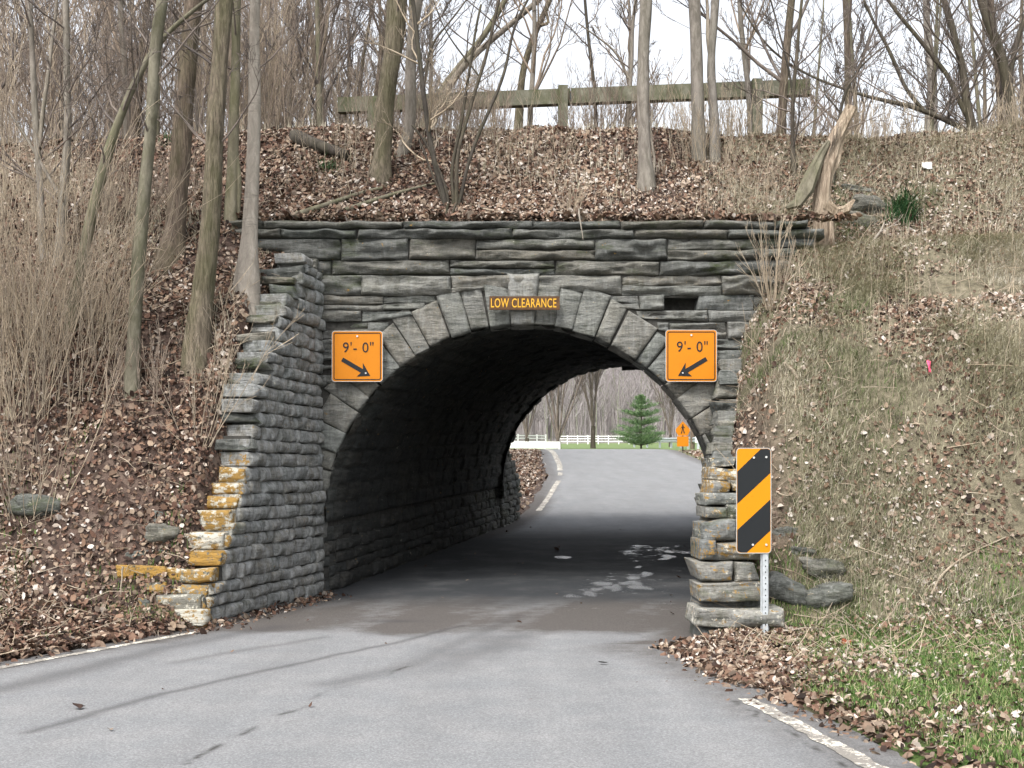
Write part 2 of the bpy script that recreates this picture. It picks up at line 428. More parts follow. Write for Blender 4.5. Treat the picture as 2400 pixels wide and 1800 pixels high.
m, nt, b = new_mat("hill_woods_floor"); k = N(nt); v = k.coord((1, 1, .25))
c = k.ramp(k.noise(.55, 8, .8, k.coord((1, .3, .12))), [(.3, (.20, .18, .175)), (.5, (.28, .255, .25)), (.7, (.36, .33, .33))])  # hill colour paled so that distance haze is painted in
c = k.mix(k.rng(k.noise(.03, 5, .6, k.coord()), .4, .6, 0, .4), c, (.17, .18, .13))
k.l(c, b.inputs["Base Color"]); M['hill'] = m
o = obj("hills", sub(V, F[hillF], "hills", m, {})); o["kind"] = "structure"

# ------------------------------------------------------------------ road
def road_z(x, y): return groad(y) + .004
ry = np.concatenate([np.arange(-12, 3.8, .25), np.arange(3.8, 14, .035), np.arange(14, 27, .07), np.arange(27, 75.5, .4)])
ru = np.linspace(0, 1, 230)
Yr = ry[:, None] + 0 * ru; wl_ = EL(ry) + .10 * fbm(ry * .9, 0 * ry, 0 * ry, 4, 31) + .03 * vnoise(ry * 8, 0 * ry, 0 * ry, 5)
wr_ = ER(ry) + .12 * fbm(ry * .9, 0 * ry + 9, 0 * ry, 4, 33) + .03 * vnoise(ry * 7, 0 * ry + 4, 0 * ry, 5)
tun = (ry > 12) & (ry < 26.5)
wl_ = np.where(tun, xl(ry) - .05, wl_); wr_ = np.where((ry > 11.25) & (ry < 26.5), xr(ry) + .05, wr_)
Xr = wl_[:, None] + (wr_ - wl_)[:, None] * ru[None, :]
Zr = road_z(Xr, Yr)

def pline_dist(X, Y, pts, wob=.0, s=0):
    """distance to a polyline on the ground"""
    d = np.full(X.shape, 99.)
    Xw = X + wob * fbm(X * 3, Y * 3, 0 * X, 4, s); Yw = Y + wob * fbm(X * 3, Y * 3, 0 * X + 7, 4, s + 5)
    for a, b_ in zip(pts[:-1], pts[1:]):
        a = np.array(a); b_ = np.array(b_); ab = b_ - a
        t = np.clip(((Xw - a[0]) * ab[0] + (Yw - a[1]) * ab[1]) / (ab @ ab), 0, 1)
        d = np.minimum(d, np.hypot(Xw - a[0] - t * ab[0], Yw - a[1] - t * ab[1]))
    return d
def gp(x, y):          # picture point on the flat road in front of the bridge
    d = CAMZ * 2765 / (y - 1027.7); return ((x - 1106) / 2765 * d, d)
inpass = sstep(11.35, 12.15, Yr + .55 * fbm(Xr * 1.1, Yr * .6, 0 * Xr, 5, 44) - .12 * sstep(-1, -3, Xr) + .25 * sstep(.6, 1.2, Xr))
c_ = (Xr - EL(Yr)) / (ER(Yr) - EL(Yr))
edge = np.maximum(sstep(.75, .1, Xr - wl_[:, None]), sstep(.8, .1, wr_[:, None] - Xr))
stain = inpass * (1 - .75 * sstep(13.5, 18, Yr)) * np.clip(.72 + .8 * fbm((Xr - .2 * Yr) * 1.5, Yr * .35, 0 * Xr, 5, 46), 0, 1) * sstep(27.5, 25, Yr)
stain = np.maximum(stain, edge * (.95 - .45 * sstep(26, 40, Yr)) * np.where(Yr < 11, .5, 1))
# drifts of dust left by the wheels, tapering out of the shelter of the bridge
fan = sstep(.50, .0, pline_dist(Xr, Yr, [gp(1110, 1375), gp(960, 1440), gp(850, 1475)], .22, 3)) * .95 + sstep(.30, 0, pline_dist(Xr, Yr, [gp(1330, 1370), gp(1300, 1410)], .2, 9)) * .4
stain = np.clip(stain, 0, 1)
tyre = .62 * fan * sstep(8.8, 10.6, Yr)
for pts, w, s in [([gp(1000, 1352), gp(860, 1388), gp(620, 1440), gp(330, 1505), gp(60, 1585)], .045, .55), ([gp(700, 1378), gp(560, 1400), gp(380, 1432)], .07, .35),
                  ([gp(1120, 1330), gp(1010, 1382), gp(880, 1440), gp(700, 1480)], .12, .35), ([gp(600, 1355), gp(500, 1372), gp(360, 1400), gp(0, 1490)], .16, .45)]:
    tyre = np.maximum(tyre, 1.5 * s * np.exp(-(pline_dist(Xr, Yr, pts, .05, 2) / w) ** 2))
spots = .9 * np.exp(-((Xr - gp(850, 1343)[0]) / .28) ** 2 - ((Yr - gp(850, 1343)[1]) / .12) ** 2)
tyre = np.clip(np.maximum(tyre, spots) + .45 * sstep(.55, .0, Xr - EL(Yr)) * (Yr < 12) * (Yr > 3), 0, 1)
crack = np.zeros_like(Xr)
for pts, w in [([gp(375, 1655), gp(430, 1625), gp(500, 1600), gp(560, 1570), gp(700, 1500), gp(900, 1440)], .020), ([gp(560, 1570), gp(640, 1560)], .010), ([gp(1590, 1515), gp(1720, 1590), gp(1880, 1700)], .012)]:
    crack = np.maximum(crack, np.exp(-(pline_dist(Xr, Yr, pts, .10, 6) / w) ** 2) * np.clip(.55 + 1.3 * vnoise(Xr * 5, Yr * 5, 0 * Xr, 8), 0, 1))
crack *= sstep(26, 20, Yr)
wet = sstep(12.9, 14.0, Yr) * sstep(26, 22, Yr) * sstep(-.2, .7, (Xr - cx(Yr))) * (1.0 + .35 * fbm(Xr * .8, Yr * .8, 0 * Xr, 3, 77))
damp = sstep(13.6, 15.8, Yr + .5 * fbm(Xr * .8, Yr * .5, 0 * Xr, 4, 81)) * sstep(25.2, 22.6, Yr + .4 * fbm(Xr * .8, Yr * .5, 0 * Xr, 4, 83))  # damp asphalt, with the passage's deep shade painted into the same darkening
puddle = np.zeros_like(Xr); pr = np.random.default_rng(4)
for px_, py_, s_ in [(1243, 1290, .8), (1275, 1283, .8), (1288, 1276, .7), (1325, 1276, .9), (1332, 1268, .7), (1350, 1262, .8), (1372, 1260, 1.2), (1383, 1270, 1.1), (1372, 1248, 1.2), (1395, 1238, .8), (1378, 1226, .6), (1436, 1196, 1.2), (1440, 1204, 1), (1447, 1172, .8), (1300, 1158, 1.1), (1215, 1166, 1), (1400, 1160, .8)]:
    d_ = 15.
    for _ in range(6): d_ = (CAMZ - float(groad(d_))) * 2765 / (py_ - 1027.7)
    x_ = (px_ - 1106) / 2765 * d_; wx = Xr + .12 * fbm(Xr * 4, Yr * 2, 0 * Xr, 3, 91); wy = Yr + .25 * fbm(Xr * 4, Yr * 2, 0 * Xr + 5, 3, 92)
    puddle = np.maximum(puddle, sstep(1.1, .8, np.hypot((wx - x_) / (.10 * s_), (wy - d_) / (.24 * s_))))
V = np.stack([Xr, Yr, Zr], -1).reshape(-1, 3)
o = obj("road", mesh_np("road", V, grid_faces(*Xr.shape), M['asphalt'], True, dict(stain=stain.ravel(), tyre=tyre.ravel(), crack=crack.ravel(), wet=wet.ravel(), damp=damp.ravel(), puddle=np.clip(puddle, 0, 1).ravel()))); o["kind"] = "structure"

def ribbon(name, pts, w0, w1, s=0, step=.03):
    pts = np.array(pts, float); t = np.concatenate([[0], np.cumsum(np.hypot(*np.diff(pts, axis=0).T))]); tt = np.arange(0, t[-1], step)
    x = np.interp(tt, t, pts[:, 0]); y = np.interp(tt, t, pts[:, 1]); dx = np.gradient(x); dy = np.gradient(y); L = np.hypot(dx, dy); nx, ny = -dy / L, dx / L
    w = np.linspace(w0, w1, len(tt)) / 2
    a = w * (1 + .22 * vnoise(tt * 7, 0 * tt, 0 * tt, s) + .12 * vnoise(tt * 21, 0 * tt, 0 * tt, s)); b_ = w * (1 + .22 * vnoise(tt * 7, 0 * tt + 5, 0 * tt, s) + .12 * vnoise(tt * 21, 0 * tt + 3, 0 * tt, s))
    rows = [np.stack([x + nx * k, y + ny * k, groad(y) + .008 + 0 * x], 1) for k in (a, 0 * a, -b_)]
    V = np.stack(rows, 1).reshape(-1, 3)
    o = obj(name, mesh_np(name, V, grid_faces(len(tt), 3), M['line'])); o["kind"] = "structure"
ribbon("edge_line", [(-6.9, 2.3), (-5.35, 6), (-3.86, 9.6), gp(230, 1402), gp(430, 1366)], .10, .09, 1)
ribbon("edge_line", [(2.6, 1.5), (1.79, 6.35), gp(1730, 1572), gp(1612, 1511)], .115, .12, 2, .02)
ribbon("edge_line", [(.62, 29.6), (.95, 33.5), (1.28, 38), (1.48, 40.5)], .12, .16, 3, .1)
ribbon("edge_line", [(1.62, 43.2), (1.70, 45)], .16, .16, 4, .1)
ribbon("edge_line", [(1.74, 46.2), (1.86, 50), (1.98, 60), (1.95, 66), (1.7, 72)], .19, .30, 5, .1)

# ------------------------------------------------------------------ the stone bridge
class Stones:
    def __init__(s): s.V = []; s.F = []; s.A = dict(rnd=[], paint=[], moss=[], soot=[], lime=[]); s.n = 0; s.k = 0
    def add(s, a, b, c, d, nrm, depth=.25, bulge=.035, rough=.03, res=.03, paint=0., moss=.3, soot=0., gap=.004, strata=1.0, out=0.0, lime=0., rnd=None, crk=.022, cj=.0):
        """rough-faced block: front face corners a b c d (bottom left, bottom right, top right, top left), normal nrm"""
        a, b, c, d, nrm = (np.asarray(q, float) for q in (a, b, c, d, nrm)); nrm = nrm / np.linalg.norm(nrm); s.k += 1
        W = (np.linalg.norm(b - a) + np.linalg.norm(c - d)) / 2; H = (np.linalg.norm(d - a) + np.linalg.norm(c - b)) / 2
        nu = max(4, int(W / res) + 2); nw = max(4, int(H / res) + 2)
        def para(n, L):
            q = np.linspace(0, 1, n); e = min(.18, .012 / max(L, .02)); return np.concatenate([[0, e], q[1:-1], [1 - e, 1]])
        if cj:
            r_ = np.random.default_rng(s.k + 900); U_ = (b - a) / W; U2 = (d - a) / H
            a, b, c, d = (q + U_ * r_.normal(0, cj) + U2 * r_.normal(0, cj * .6) + nrm * r_.normal(0, cj) for q in (a, b, c, d))
        S, T = np.meshgrid(para(nu, W), para(nw, H)); S = S[..., None]; T = T[..., None]
        g = gap / W, gap / H
        Si = g[0] + S * (1 - 2 * g[0]); Ti = g[1] + T * (1 - 2 * g[1])
        Q = (a * (1 - Si) + b * Si) * (1 - Ti) + (d * (1 - Si) + c * Si) * Ti
        S = S[..., 0]; T = T[..., 0]
        e = np.minimum(np.minimum(S, 1 - S) * W, np.minimum(T, 1 - T) * H)
        r = np.random.default_rng(s.k * 17 + 5)
        prof = bulge * (1 - np.exp(-e / .022)) + out
        q = Q * np.array([3.2, 3.2, 3.2 + 7 * strata]) + s.k * 3.7
        nz = fbm(q[..., 0], q[..., 1], q[..., 2], 4, 2)
        tilt = r.normal(0, .010) * (S - .5) + r.normal(0, .012) * (T - .5)
        f = np.minimum(1, e / .03 + .25)
        cr = T * H / .062 + 1.1 * fbm(Q[..., 0] * 1.3 + s.k, Q[..., 1] * 1.3, Q[..., 2] * .5, 3, 12) * 1.6; cr = np.abs(cr - np.round(cr)); cm = sstep(-.1, .35, vnoise(Q[..., 0] * 2.1, Q[..., 1] * 2.1 + s.k, Q[..., 2] * 9, 14))
        disp = prof + nz * rough * 2.2 * f + tilt - crk * np.exp(-(cr / .17) ** 2) * cm
        jit = .014 * np.stack([vnoise(q[..., 0] * 1.5 + 9, q[..., 1], q[..., 2] * .6, 4)] * 3, -1) * ((d - a) / H)
        jit = jit + .012 * vnoise(q[..., 2] * .5, q[..., 0], q[..., 1] + 3, 6)[..., None] * ((b - a) / W)
        V = Q + nrm * disp[..., None] + jit
        nR, nC = S.shape
        ring = [(0, j) for j in range(nC)] + [(i, nC - 1) for i in range(1, nR)] + [(nR - 1, j) for j in range(nC - 2, -1, -1)] + [(i, 0) for i in range(nR - 2, 0, -1)]
        idx = np.array([i * nC + j for i, j in ring]); Vf = V.reshape(-1, 3); back = Vf[idx] - nrm * (depth + disp.reshape(-1)[idx][:, None])
        m = len(idx); F1 = grid_faces(nR, nC, s.n)
        F2 = np.stack([idx + s.n, len(Vf) + np.arange(m) + s.n, len(Vf) + (np.arange(m) + 1) % m + s.n, np.roll(idx, -1) + s.n], 1)
        s.V += [Vf, back]; s.F += [F1, F2]; n = len(Vf) + m
        for kk, val in (('rnd', r.random() if rnd is None else rnd), ('lime', lime), ('moss', moss), ('soot', soot)): s.A[kk].append(np.full(n, val))
        allv = np.concatenate([Vf, back]); s.A['paint'].append(paint(allv) if callable(paint) else np.full(n, paint))
        s.n += n
    def mesh(s, name):
        V = np.concatenate(s.V); F = np.concatenate(s.F)
        return mesh_np(name, V, F, M['stone'], True, {k: np.concatenate(v) for k, v in s.A.items()})

bridge = thing("stone_bridge", (.13, YF, 0), "old grey rough-stone arch bridge carrying the embankment over the road", "bridge")
RS = np.random.default_rng(11)
CXF, ZS = .13, .88             # arch centre on the near face
def spring(y): return ZS + .035 * (y - YF)

def courses(z0, z1, hs):
    out = [z0]
    while out[-1] < z1 - .06: out.append(out[-1] + float(RS.choice(hs)) * (1 + RS.normal(0, .06)))
    out[-1] = z1; return out

# -- spandrel wall, laid in uneven beds round the ring
st = Stones(); yface = YF
ringR = {}
nvs = 31
angs = np.linspace(-4, 184, nvs + 1) + np.concatenate([[0], RS.normal(0, .8, nvs - 1), [0]])
def outerR(deg):
    i = int(np.clip(np.searchsorted(angs, deg) - 1, 0, nvs - 1)); return R0 + .47 + ringj[i]
ringj = RS.normal(0, .035, nvs); ringj[nvs // 2 + 1] = .0
def face_stone(x0, x1, z0, z1, **kw):
    """clip a bed stone against the ring"""
    n = max(1, int((x1 - x0) / .12)); xs = np.linspace(x0, x1, n + 1)
    def low(x):
        r = R0 + .44; dx = x - CXF
        return ZS + math.sqrt(max(r * r - dx * dx, 0)) if abs(dx) < r else -1
    lo = [max(z0, low(x)) for x in xs]
    if max(low(x) for x in xs) <= z0: st.add((x0, yface, z0), (x1, yface, z0), (x1, yface, z1), (x0, yface, z1), (0, -1, 0), **kw); return
    # keep the part left above the ring as one tapering block
    ok = [i for i in range(n + 1) if lo[i] < z1 - .035]
    if len(ok) < 2: return
    i0, i1 = ok[0], ok[-1]
    if i1 - i0 < 1: return
    st.add((xs[i0], yface, lo[i0]), (xs[i1], yface, lo[i1]), (xs[i1], yface, z1), (xs[i0], yface, z1), (0, -1, 0), **kw)
beds = [0, .22, .42, .6, .8, 1.0, 1.18, 1.36, 1.55, 1.75, 1.93, 2.13, 2.30, 2.47, 2.66, 2.80, 2.97, 3.10, 3.30, 3.44, 3.62, 3.86, 4.04, 4.30, 4.42, 4.52]
HOLE = (1.83, 2.24, 3.42, 3.60)       # missing stone, near the top on the right
for bi, (z0, z1) in enumerate(zip(beds[:-1], beds[1:])):
    top = z0 > 3.6
    x = -4.3 + RS.random() * .4
    while x < 3.5:
        w = (.45 + RS.random() * 1.0) if top else (.28 + RS.random() * .55)
        if z1 - z0 < .15: w *= 1.35
        x2 = min(x + w, 3.55 + .12 * (bi % 3))
        kw = dict(depth=.3, bulge=.018 + .035 * RS.random() + (.07 if z0 > 4.2 else 0) + (.03 if abs(z0 - 3.86) < .02 or abs(z0 - 4.04) < .02 else 0), rough=.03 + .025 * RS.random() + (.012 if top else 0), res=.028, cj=.007, lime=.12 if z0 > 3.8 else .3, soot=.30 if z0 > 3.8 else .10, moss=.95 if z0 > 3.8 else (.75 if x < -1.9 else .22), out=RS.normal(0, .012), strata=1.3)
        if abs(x) > 2.9 and z1 < 1.5: x = x2; continue
        if z0 >= 3.40 and z1 <= 3.64 and x2 > HOLE[0] and x < HOLE[1]:
            if x < HOLE[0] - .15: face_stone(x, HOLE[0], z0, z1, **kw)
            if x2 > HOLE[1] + .15: face_stone(HOLE[1], x2, z0, z1, **kw); x = x2; continue
            x = HOLE[1]; continue
        # split some of the thicker beds in two thin slabs
        if z1 - z0 > .18 and RS.random() < .45:
            zm = z0 + (z1 - z0) * (.4 + .2 * RS.random()); face_stone(x, x2, z0, zm, **kw); kw['out'] += RS.normal(0, .02); face_stone(x, x2, zm, z1, **kw)
        else: face_stone(x, x2, z0, z1, **kw)
        x = x2
obj("spandrel_wall", st.mesh("spandrel_wall"), bridge)

# -- ring of wedge stones
st = Stones()
def ringpt(a, r, y=YF, cxx=CXF, zs=ZS): return (cxx + r * math.cos(math.radians(a)), y, zs + r * math.sin(math.radians(a)))
key = nvs // 2
for i in range(nvs):
    a0, a1 = angs[i], angs[i + 1]
    if i == key: continue
    ro = R0 + .46 + ringj[i] + (.05 if 60 < a0 < 120 else 0)
    st.add(ringpt(a1, R0), ringpt(a0, R0), ringpt(a0, ro), ringpt(a1, ro), (0, -1, 0), depth=.5, bulge=.032, rough=.032, gap=.003, res=.03, cj=.008, moss=.15, soot=.0, lime=.25, rnd=.35 + .65 * RS.random(), strata=-.4, out=.012 + RS.normal(0, .012))
obj("arch_ring", st.mesh("arch_ring"), bridge)
st = Stones(); a0, a1 = angs[key], angs[key + 1]
st.add(ringpt(a1, R0), ringpt(a0, R0), ringpt(a0 - .6, R0 + .62), ringpt(a1 + .4, R0 + .62), (0, -1, 0), depth=.5, bulge=.06, rough=.035, res=.025, moss=.05, strata=-.5, lime=.5, rnd=.95, out=.05)
obj("keystone", st.mesh("keystone"), bridge)

# -- dark core behind the facing so that open joints stay shut
g = Geo(); yb = YF + .03
rc = R0 + .05
xs_ = sorted([CXF + rc * math.cos(t) for t in np.linspace(0, math.pi, 41)] + [HOLE[0], HOLE[1]])
for xa, xb in zip(xs_[:-1], xs_[1:]):
    za, zb_ = (ZS + math.sqrt(max(rc * rc - (q - CXF) ** 2, 0)) for q in (xa, xb))
    if xa >= HOLE[0] - 1e-6 and xb <= HOLE[1] + 1e-6: parts_ = [((za, zb_), (HOLE[2], HOLE[2])), ((HOLE[3], HOLE[3]), (4.45, 4.45))]
    else: parts_ = [((za, zb_), (4.45, 4.45))]
    for (l0, l1), (h0, h1) in parts_: g.add([(xa, yb, l0), (xb, yb, l1), (xb, yb, h1), (xa, yb, h0)], np.array([[0, 1, 2, 3]]))
g.add([(HOLE[0] - .1, YF + .32, HOLE[2] - .1), (HOLE[1] + .1, YF + .32, HOLE[2] - .1), (HOLE[1] + .1, YF + .32, HOLE[3] + .1), (HOLE[0] - .1, YF + .32, HOLE[3] + .1)], np.array([[0, 1, 2, 3]]))
g.add([(-4.3, yb, -.1), (CXF - rc, yb, -.1), (CXF - rc, yb, 4.45), (-4.3, yb, 4.45)], np.array([[0, 1, 2, 3]]))
g.add([(CXF + rc, yb, -.1), (3.6, yb, -.1), (3.6, yb, 4.45), (CXF + rc, yb, 4.45)], np.array([[0, 1, 2, 3]]))
# cavity behind the missing stone
g.prism([(-4.3, 4.40), (3.6, 4.40), (3.6, 4.5), (-4.3, 4.5)], YF + .24, YF + .6)
gm = g
M['core'] = mat_simple("wall_core", (.055, .053, .048), .95, .5, 12, bump=.5)
me = gm.mesh("wall_core", M['core'])
# open the core at the cavity
obj("wall_core", me, bridge)

# -- barrel vault: stone courses running along the skewed passage
na, nl = 230, 330
A = np.linspace(0, math.pi, na); tt = np.linspace(0, 1, nl); yy = YF + .0 + tt * (YB - YF)
AA, YY = np.meshgrid(A, yy)
arcl = AA * R0; ch = math.pi * R0 / 34
ci = np.floor(arcl / ch); lf = YY + .37 * h3(ci, 0 * ci, 0 * ci, 3) * 2.0 + .05 * vnoise(arcl * 6, YY * 3, 0 * YY, 1); ln = .34 + .22 * h3(ci, 0 * ci + 1, 0 * ci, 4)
si = np.floor(lf / ln)
eu = np.minimum(arcl / ch - ci, 1 - (arcl / ch - ci)) * ch; ev = np.minimum(lf / ln - si, 1 - (lf / ln - si)) * ln
ee = np.minimum(eu, ev)
dd = (1 - np.exp(-ee / .018)) * .045 + (h3(ci, si, 0 * ci, 9) - .5) * .05 + .022 * fbm(arcl * 7, YY * 7, 0 * YY, 3, 8)
RR = R0 + .03 - dd
XV = cx(YY) - RR * np.cos(AA); ZV = spring(YY) + RR * np.sin(AA)
V = np.stack([XV, YY, ZV], -1).reshape(-1, 3)
vault = obj("barrel_vault", mesh_np("barrel_vault", V, grid_faces(nl, na), M['stone'], True, dict(rnd=h3(ci, si, 0 * ci, 12).ravel(), paint=np.zeros(V.shape[0]), moss=np.zeros(V.shape[0]), soot=(.94 - .4 * sstep(22.0, 25.4, YY) - .3 * sstep(16.4, 15.4, YY)).ravel())), bridge)  # vault colour darkened to paint interior shade, easing off at both mouths

def paint_l(V): return np.clip(sstep(.22, .02, V[:, 1] - (12.1 + (V[:, 2] - 0) * .62)) * sstep(1.78, 1.5, V[:, 2]) * 1.0, 0, 1)
def paint_r(V): return .62 * sstep(.5, .1, V[:, 1] - (11.3 + V[:, 2] * .6)) * sstep(1.9, 1.6, V[:, 2])

def side_wall(fx, y0, y1, zlo, ztop, sgn, name, hs=(.13, .15, .17), paint=0., moss=.1, soot=0., start=None, lmin=.22, lmax=.5, shift=0., bulge=.03, base=None, lime=.3):
    """inner face of a wall along x = fx(y); ztop(y): how high it stands there"""
    st = Stones(); zs = courses(zlo, max(ztop(y0), ztop(y1)) + .2, hs)
    for z0, z1 in zip(zs[:-1], zs[1:]):
        y = y1
        while y > y0:
            y2 = max(y - (lmin + RS.random() * (lmax - lmin)), y0)
            g0 = float(groad((y + y2) / 2)) if base is None else 0
            zz0, zz1 = z0 + g0, z1 + g0
            if zz1 > ztop((y + y2) / 2) + .10: y = y2; continue
            if start is not None and y2 < start(z0): y = y2; continue
            p, q = (fx(y), y), (fx(y2), y2)
            if sgn > 0: a, b_ = q, p
            else: a, b_ = p, q
            nrm = np.cross(np.array([b_[0] - a[0], b_[1] - a[1], 0]), (0, 0, 1))
            st.add((a[0], a[1], zz0), (b_[0], b_[1], zz0), (b_[0], b_[1], zz1), (a[0], a[1], zz1), nrm, depth=.32, bulge=bulge, rough=.026, gap=.003, crk=.006, res=.035, paint=paint, moss=moss + (.5 if zz1 > ztop((y + y2) / 2) - .3 else 0), soot=(soot((y + y2) / 2) if callable(soot) else soot), lime=lime, cj=.007, rnd=.3 + .7 * RS.random(), out=RS.normal(0, .01) + shift, strata=.3)
            y = y2
    obj(name, st.mesh(name), bridge); return st
XL = lambda y: float(xl(y)); XR = lambda y: float(xr(y))
# inside the passage: walls under the springing (stand a little proud of the vault)
SOOT = lambda y: float(np.interp(y, [15.4, 16.4, 22.5, 24.6], [.6, .95, .92, .15]))  # interior shade painted into the wall colour, weaker near the openings
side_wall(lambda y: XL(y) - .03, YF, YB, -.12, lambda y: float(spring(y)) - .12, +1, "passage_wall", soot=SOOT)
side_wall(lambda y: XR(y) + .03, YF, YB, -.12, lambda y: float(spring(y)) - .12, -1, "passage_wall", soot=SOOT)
# near wing walls
def end_y(z): return 12.15 + .60 * max(z, 0)
def top_l(y): return float(np.interp(y, [12.15, 12.3, 12.9, 13.1, 13.5, 14.0, 14.6, 15.4], [.1, .3, 1.05, 1.62, 2.35, 3.15, 3.75, 4.05]))
def top_r(y): return float(np.interp(y, [11.3, 12.0, 12.6, 13.3, 14.0, 14.9, 15.4], [.7, .95, 1.25, 1.5, 1.72, 2.3, 2.9]))
def ragged(f, s): return lambda y: f(y) + .07 * math.sin(y * 9 + s) + .05 * math.sin(y * 23 + s)
side_wall(XL, 12.12, YF, -.12, ragged(top_l, 0), +1, "wing_wall", hs=(.125, .14, .155), paint=paint_l, lime=1.0, moss=.05, lmin=.16, lmax=.42, bulge=.034)
side_wall(XR, 11.25, YF, -.12, ragged(top_r, 2), -1, "wing_wall", paint=paint_r, moss=.3, start=lambda z: 11.62 + .62 * max(z, 0))

def end_row(st, x0, x1, y0, y1, d, cuts=(), depth=.55, **kw):
    """blocks seen end-on: picture box (x0..x1, y0..y1) at depth d"""
    xs = [x0] + list(cuts) + [x1]
    for a, b_ in zip(xs[:-1], xs[1:]):
        A_ = P(a, y1, d); B_ = P(b_, y1, d); C_ = P(b_, y0, d); D_ = P(a, y0, d)
        st.add(A_, B_, C_, D_, (0, -1, 0), depth=depth, **kw)
st = Stones()
def cp(d): return 1106 + 2765 * XL(d) / d
pk = dict(rough=.03, res=.02, bulge=.035, strata=.2, moss=.3, crk=.014, cj=.018)
def pfun(v): return lambda V: np.full(len(V), v)
rows = [(1341, 1356, 12.15, 395, [], .75, .9), (1288, 1340, 12.22, 303, [331, 436], .45, .5), (1262, 1288, 12.32, 262, [365, 449], .6, .55), (1224, 1261, 12.42, 248, [357], .8, .55),
        (1192, 1223, 12.54, 262, [362], .8, .6), (1150, 1191, 12.66, 330, [392], .8, .6), (1100, 1149, 12.80, 330, [403], .85, .6), (1074, 1099, 12.92, 440, [], 1.05, .6), (1044, 1073, 13.02, 455, [], .95, .6), (1012, 1043, 13.12, 470, [], 1.0, .6)]
for (y0, y1, d, x0, cuts, pv, dp) in rows:
    xs = [x0] + cuts + [cp(d)]
    for i, (a, b_) in enumerate(zip(xs[:-1], xs[1:])):
        last = i == len(xs) - 2
        vv = pv if (last or y0 > 1220) else (.55 if i == len(xs) - 3 else .12)
        if y0 < 1200 and not last: vv = .05
        sx = 0 if last else RS.uniform(-.05, .04)
        end_row(st, a, b_ + (2 if last else 0), y0, y1, d + sx, (), dp, paint=vv, **pk)
obj("wing_end", st.mesh("wing_end"), bridge)
# mossy slabs climbing the top of the left wing
st = Stones()
for k_, y in enumerate(np.arange(13.2, 15.3, .17)):
    z = top_l(y); x = XL(y); w = .25 + .3 * RS.random(); h = .07 + .05 * RS.random()
    st.add((x - w, y - .02, z - h), (x + .02, y - .02, z - h), (x + .02, y - .02, z + .03), (x - w, y - .02, z + .03), (0, -1, 0), depth=.4, bulge=.04, rough=.05, res=.025, moss=.95, strata=.4, cj=.035)
for k_, y in enumerate(np.arange(11.9, 15.3, .2)):
    z = top_r(y) + .02; x = XR(y); w = .34 + .25 * RS.random(); h = .12 + .06 * RS.random()
    st.add((x - .03, y, z - h), (x + w, y, z - h), (x + w, y, z + .02), (x - .03, y, z + .02), (0, -1, 0), depth=.4, bulge=.04, rough=.05, res=.03, cj=.03, moss=.9, paint=.25 if z < 1.7 else .05, strata=.4)
obj("wing_coping", st.mesh("wing_coping"), bridge)
st = Stones(); pk['moss'] = .75; pk['bulge'] = .05; pk['rough'] = .04; pk['lime'] = .4
for (y0, y1, d, x0, x1, cuts, pv, ot) in [(1352, 1395, 11.30, 1508, 1680, [1570], .0, -.06), (1318, 1354, 11.22, 1500, 1692, [], .34, .03), (1298, 1320, 11.42, 1512, 1660, [], .0, -.12), (1260, 1300, 11.32, 1518, 1652, [], .30, 0), (1214, 1256, 11.50, 1507, 1640, [1588], .25, 0),
        (1170, 1212, 11.62, 1508, 1660, [1548], .35, 0), (1126, 1168, 11.78, 1514, 1650, [1590], .25, 0), (1092, 1124, 11.95, 1516, 1650, [1575], .25, 0), (1066, 1090, 12.10, 1521, 1650, [1600], .3, 0), (1038, 1064, 12.28, 1528, 1645, [1580], .6, 0), (1012, 1036, 12.45, 1533, 1650, [], .6, 0), (984, 1010, 12.62, 1534, 1640, [1590], .4, 0)]:
    end_row(st, x0, x1, y0, y1, d, cuts, .6, paint=pv, out=ot, **pk)
obj("wing_end", st.mesh("wing_end"), bridge)
# far wing walls and far face
side_wall(XL, YB, 27.7, -.12, lambda y: float(np.interp(y, [25.7, 27.5, 27.7], [2.45, 1.35, 1.2])), +1, "wing_wall", moss=.6, hs=(.13, .15))
side_wall(XR, YB, 27.6, -.12, lambda y: float(np.interp(y, [25.7, 27.6], [2.6, 1.5])), -1, "wing_wall", moss=.5, hs=(.15, .17))
st = Stones(); cb = float(cx(YB)); zb = float(spring(YB))
for i in range(nvs):
    a0, a1 = angs[i], angs[i + 1]
    st.add(ringpt(a0, R0, YB, cb, zb), ringpt(a1, R0, YB, cb, zb), ringpt(a1, R0 + .46, YB, cb, zb), ringpt(a0, R0 + .46, YB, cb, zb), (0, 1, 0), depth=.4, res=.06, bulge=.05)
st.add((cb - .02, YB - .25, zb + R0 - .075), (cb + .24, YB - .25, zb + R0 - .075), (cb + .24, YB - .25, zb + R0 + .08), (cb - .02, YB - .25, zb + R0 + .08), (0, -1, 0), depth=.2, res=.04, bulge=.01, rough=.004, soot=.6)
x = cb - 4.5
for z0 in np.arange(.3, 5.0, .24):
    x = cb - 4.6
    while x < cb + 4.6:
        w = .5 + RS.random() * .5; r0 = math.hypot(x + w / 2 - cb, z0 + .12 - zb)
        if r0 > R0 + .42 and not (abs(x + w / 2 - cb) < R0 and z0 < zb): st.add((x + w, YB - .03, z0), (x, YB - .03, z0), (x, YB - .03, z0 + .24), (x + w, YB - .03, z0 + .24), (0, 1, 0), depth=.3, res=.1)
        x += w
obj("far_face", st.mesh("far_face"), bridge)
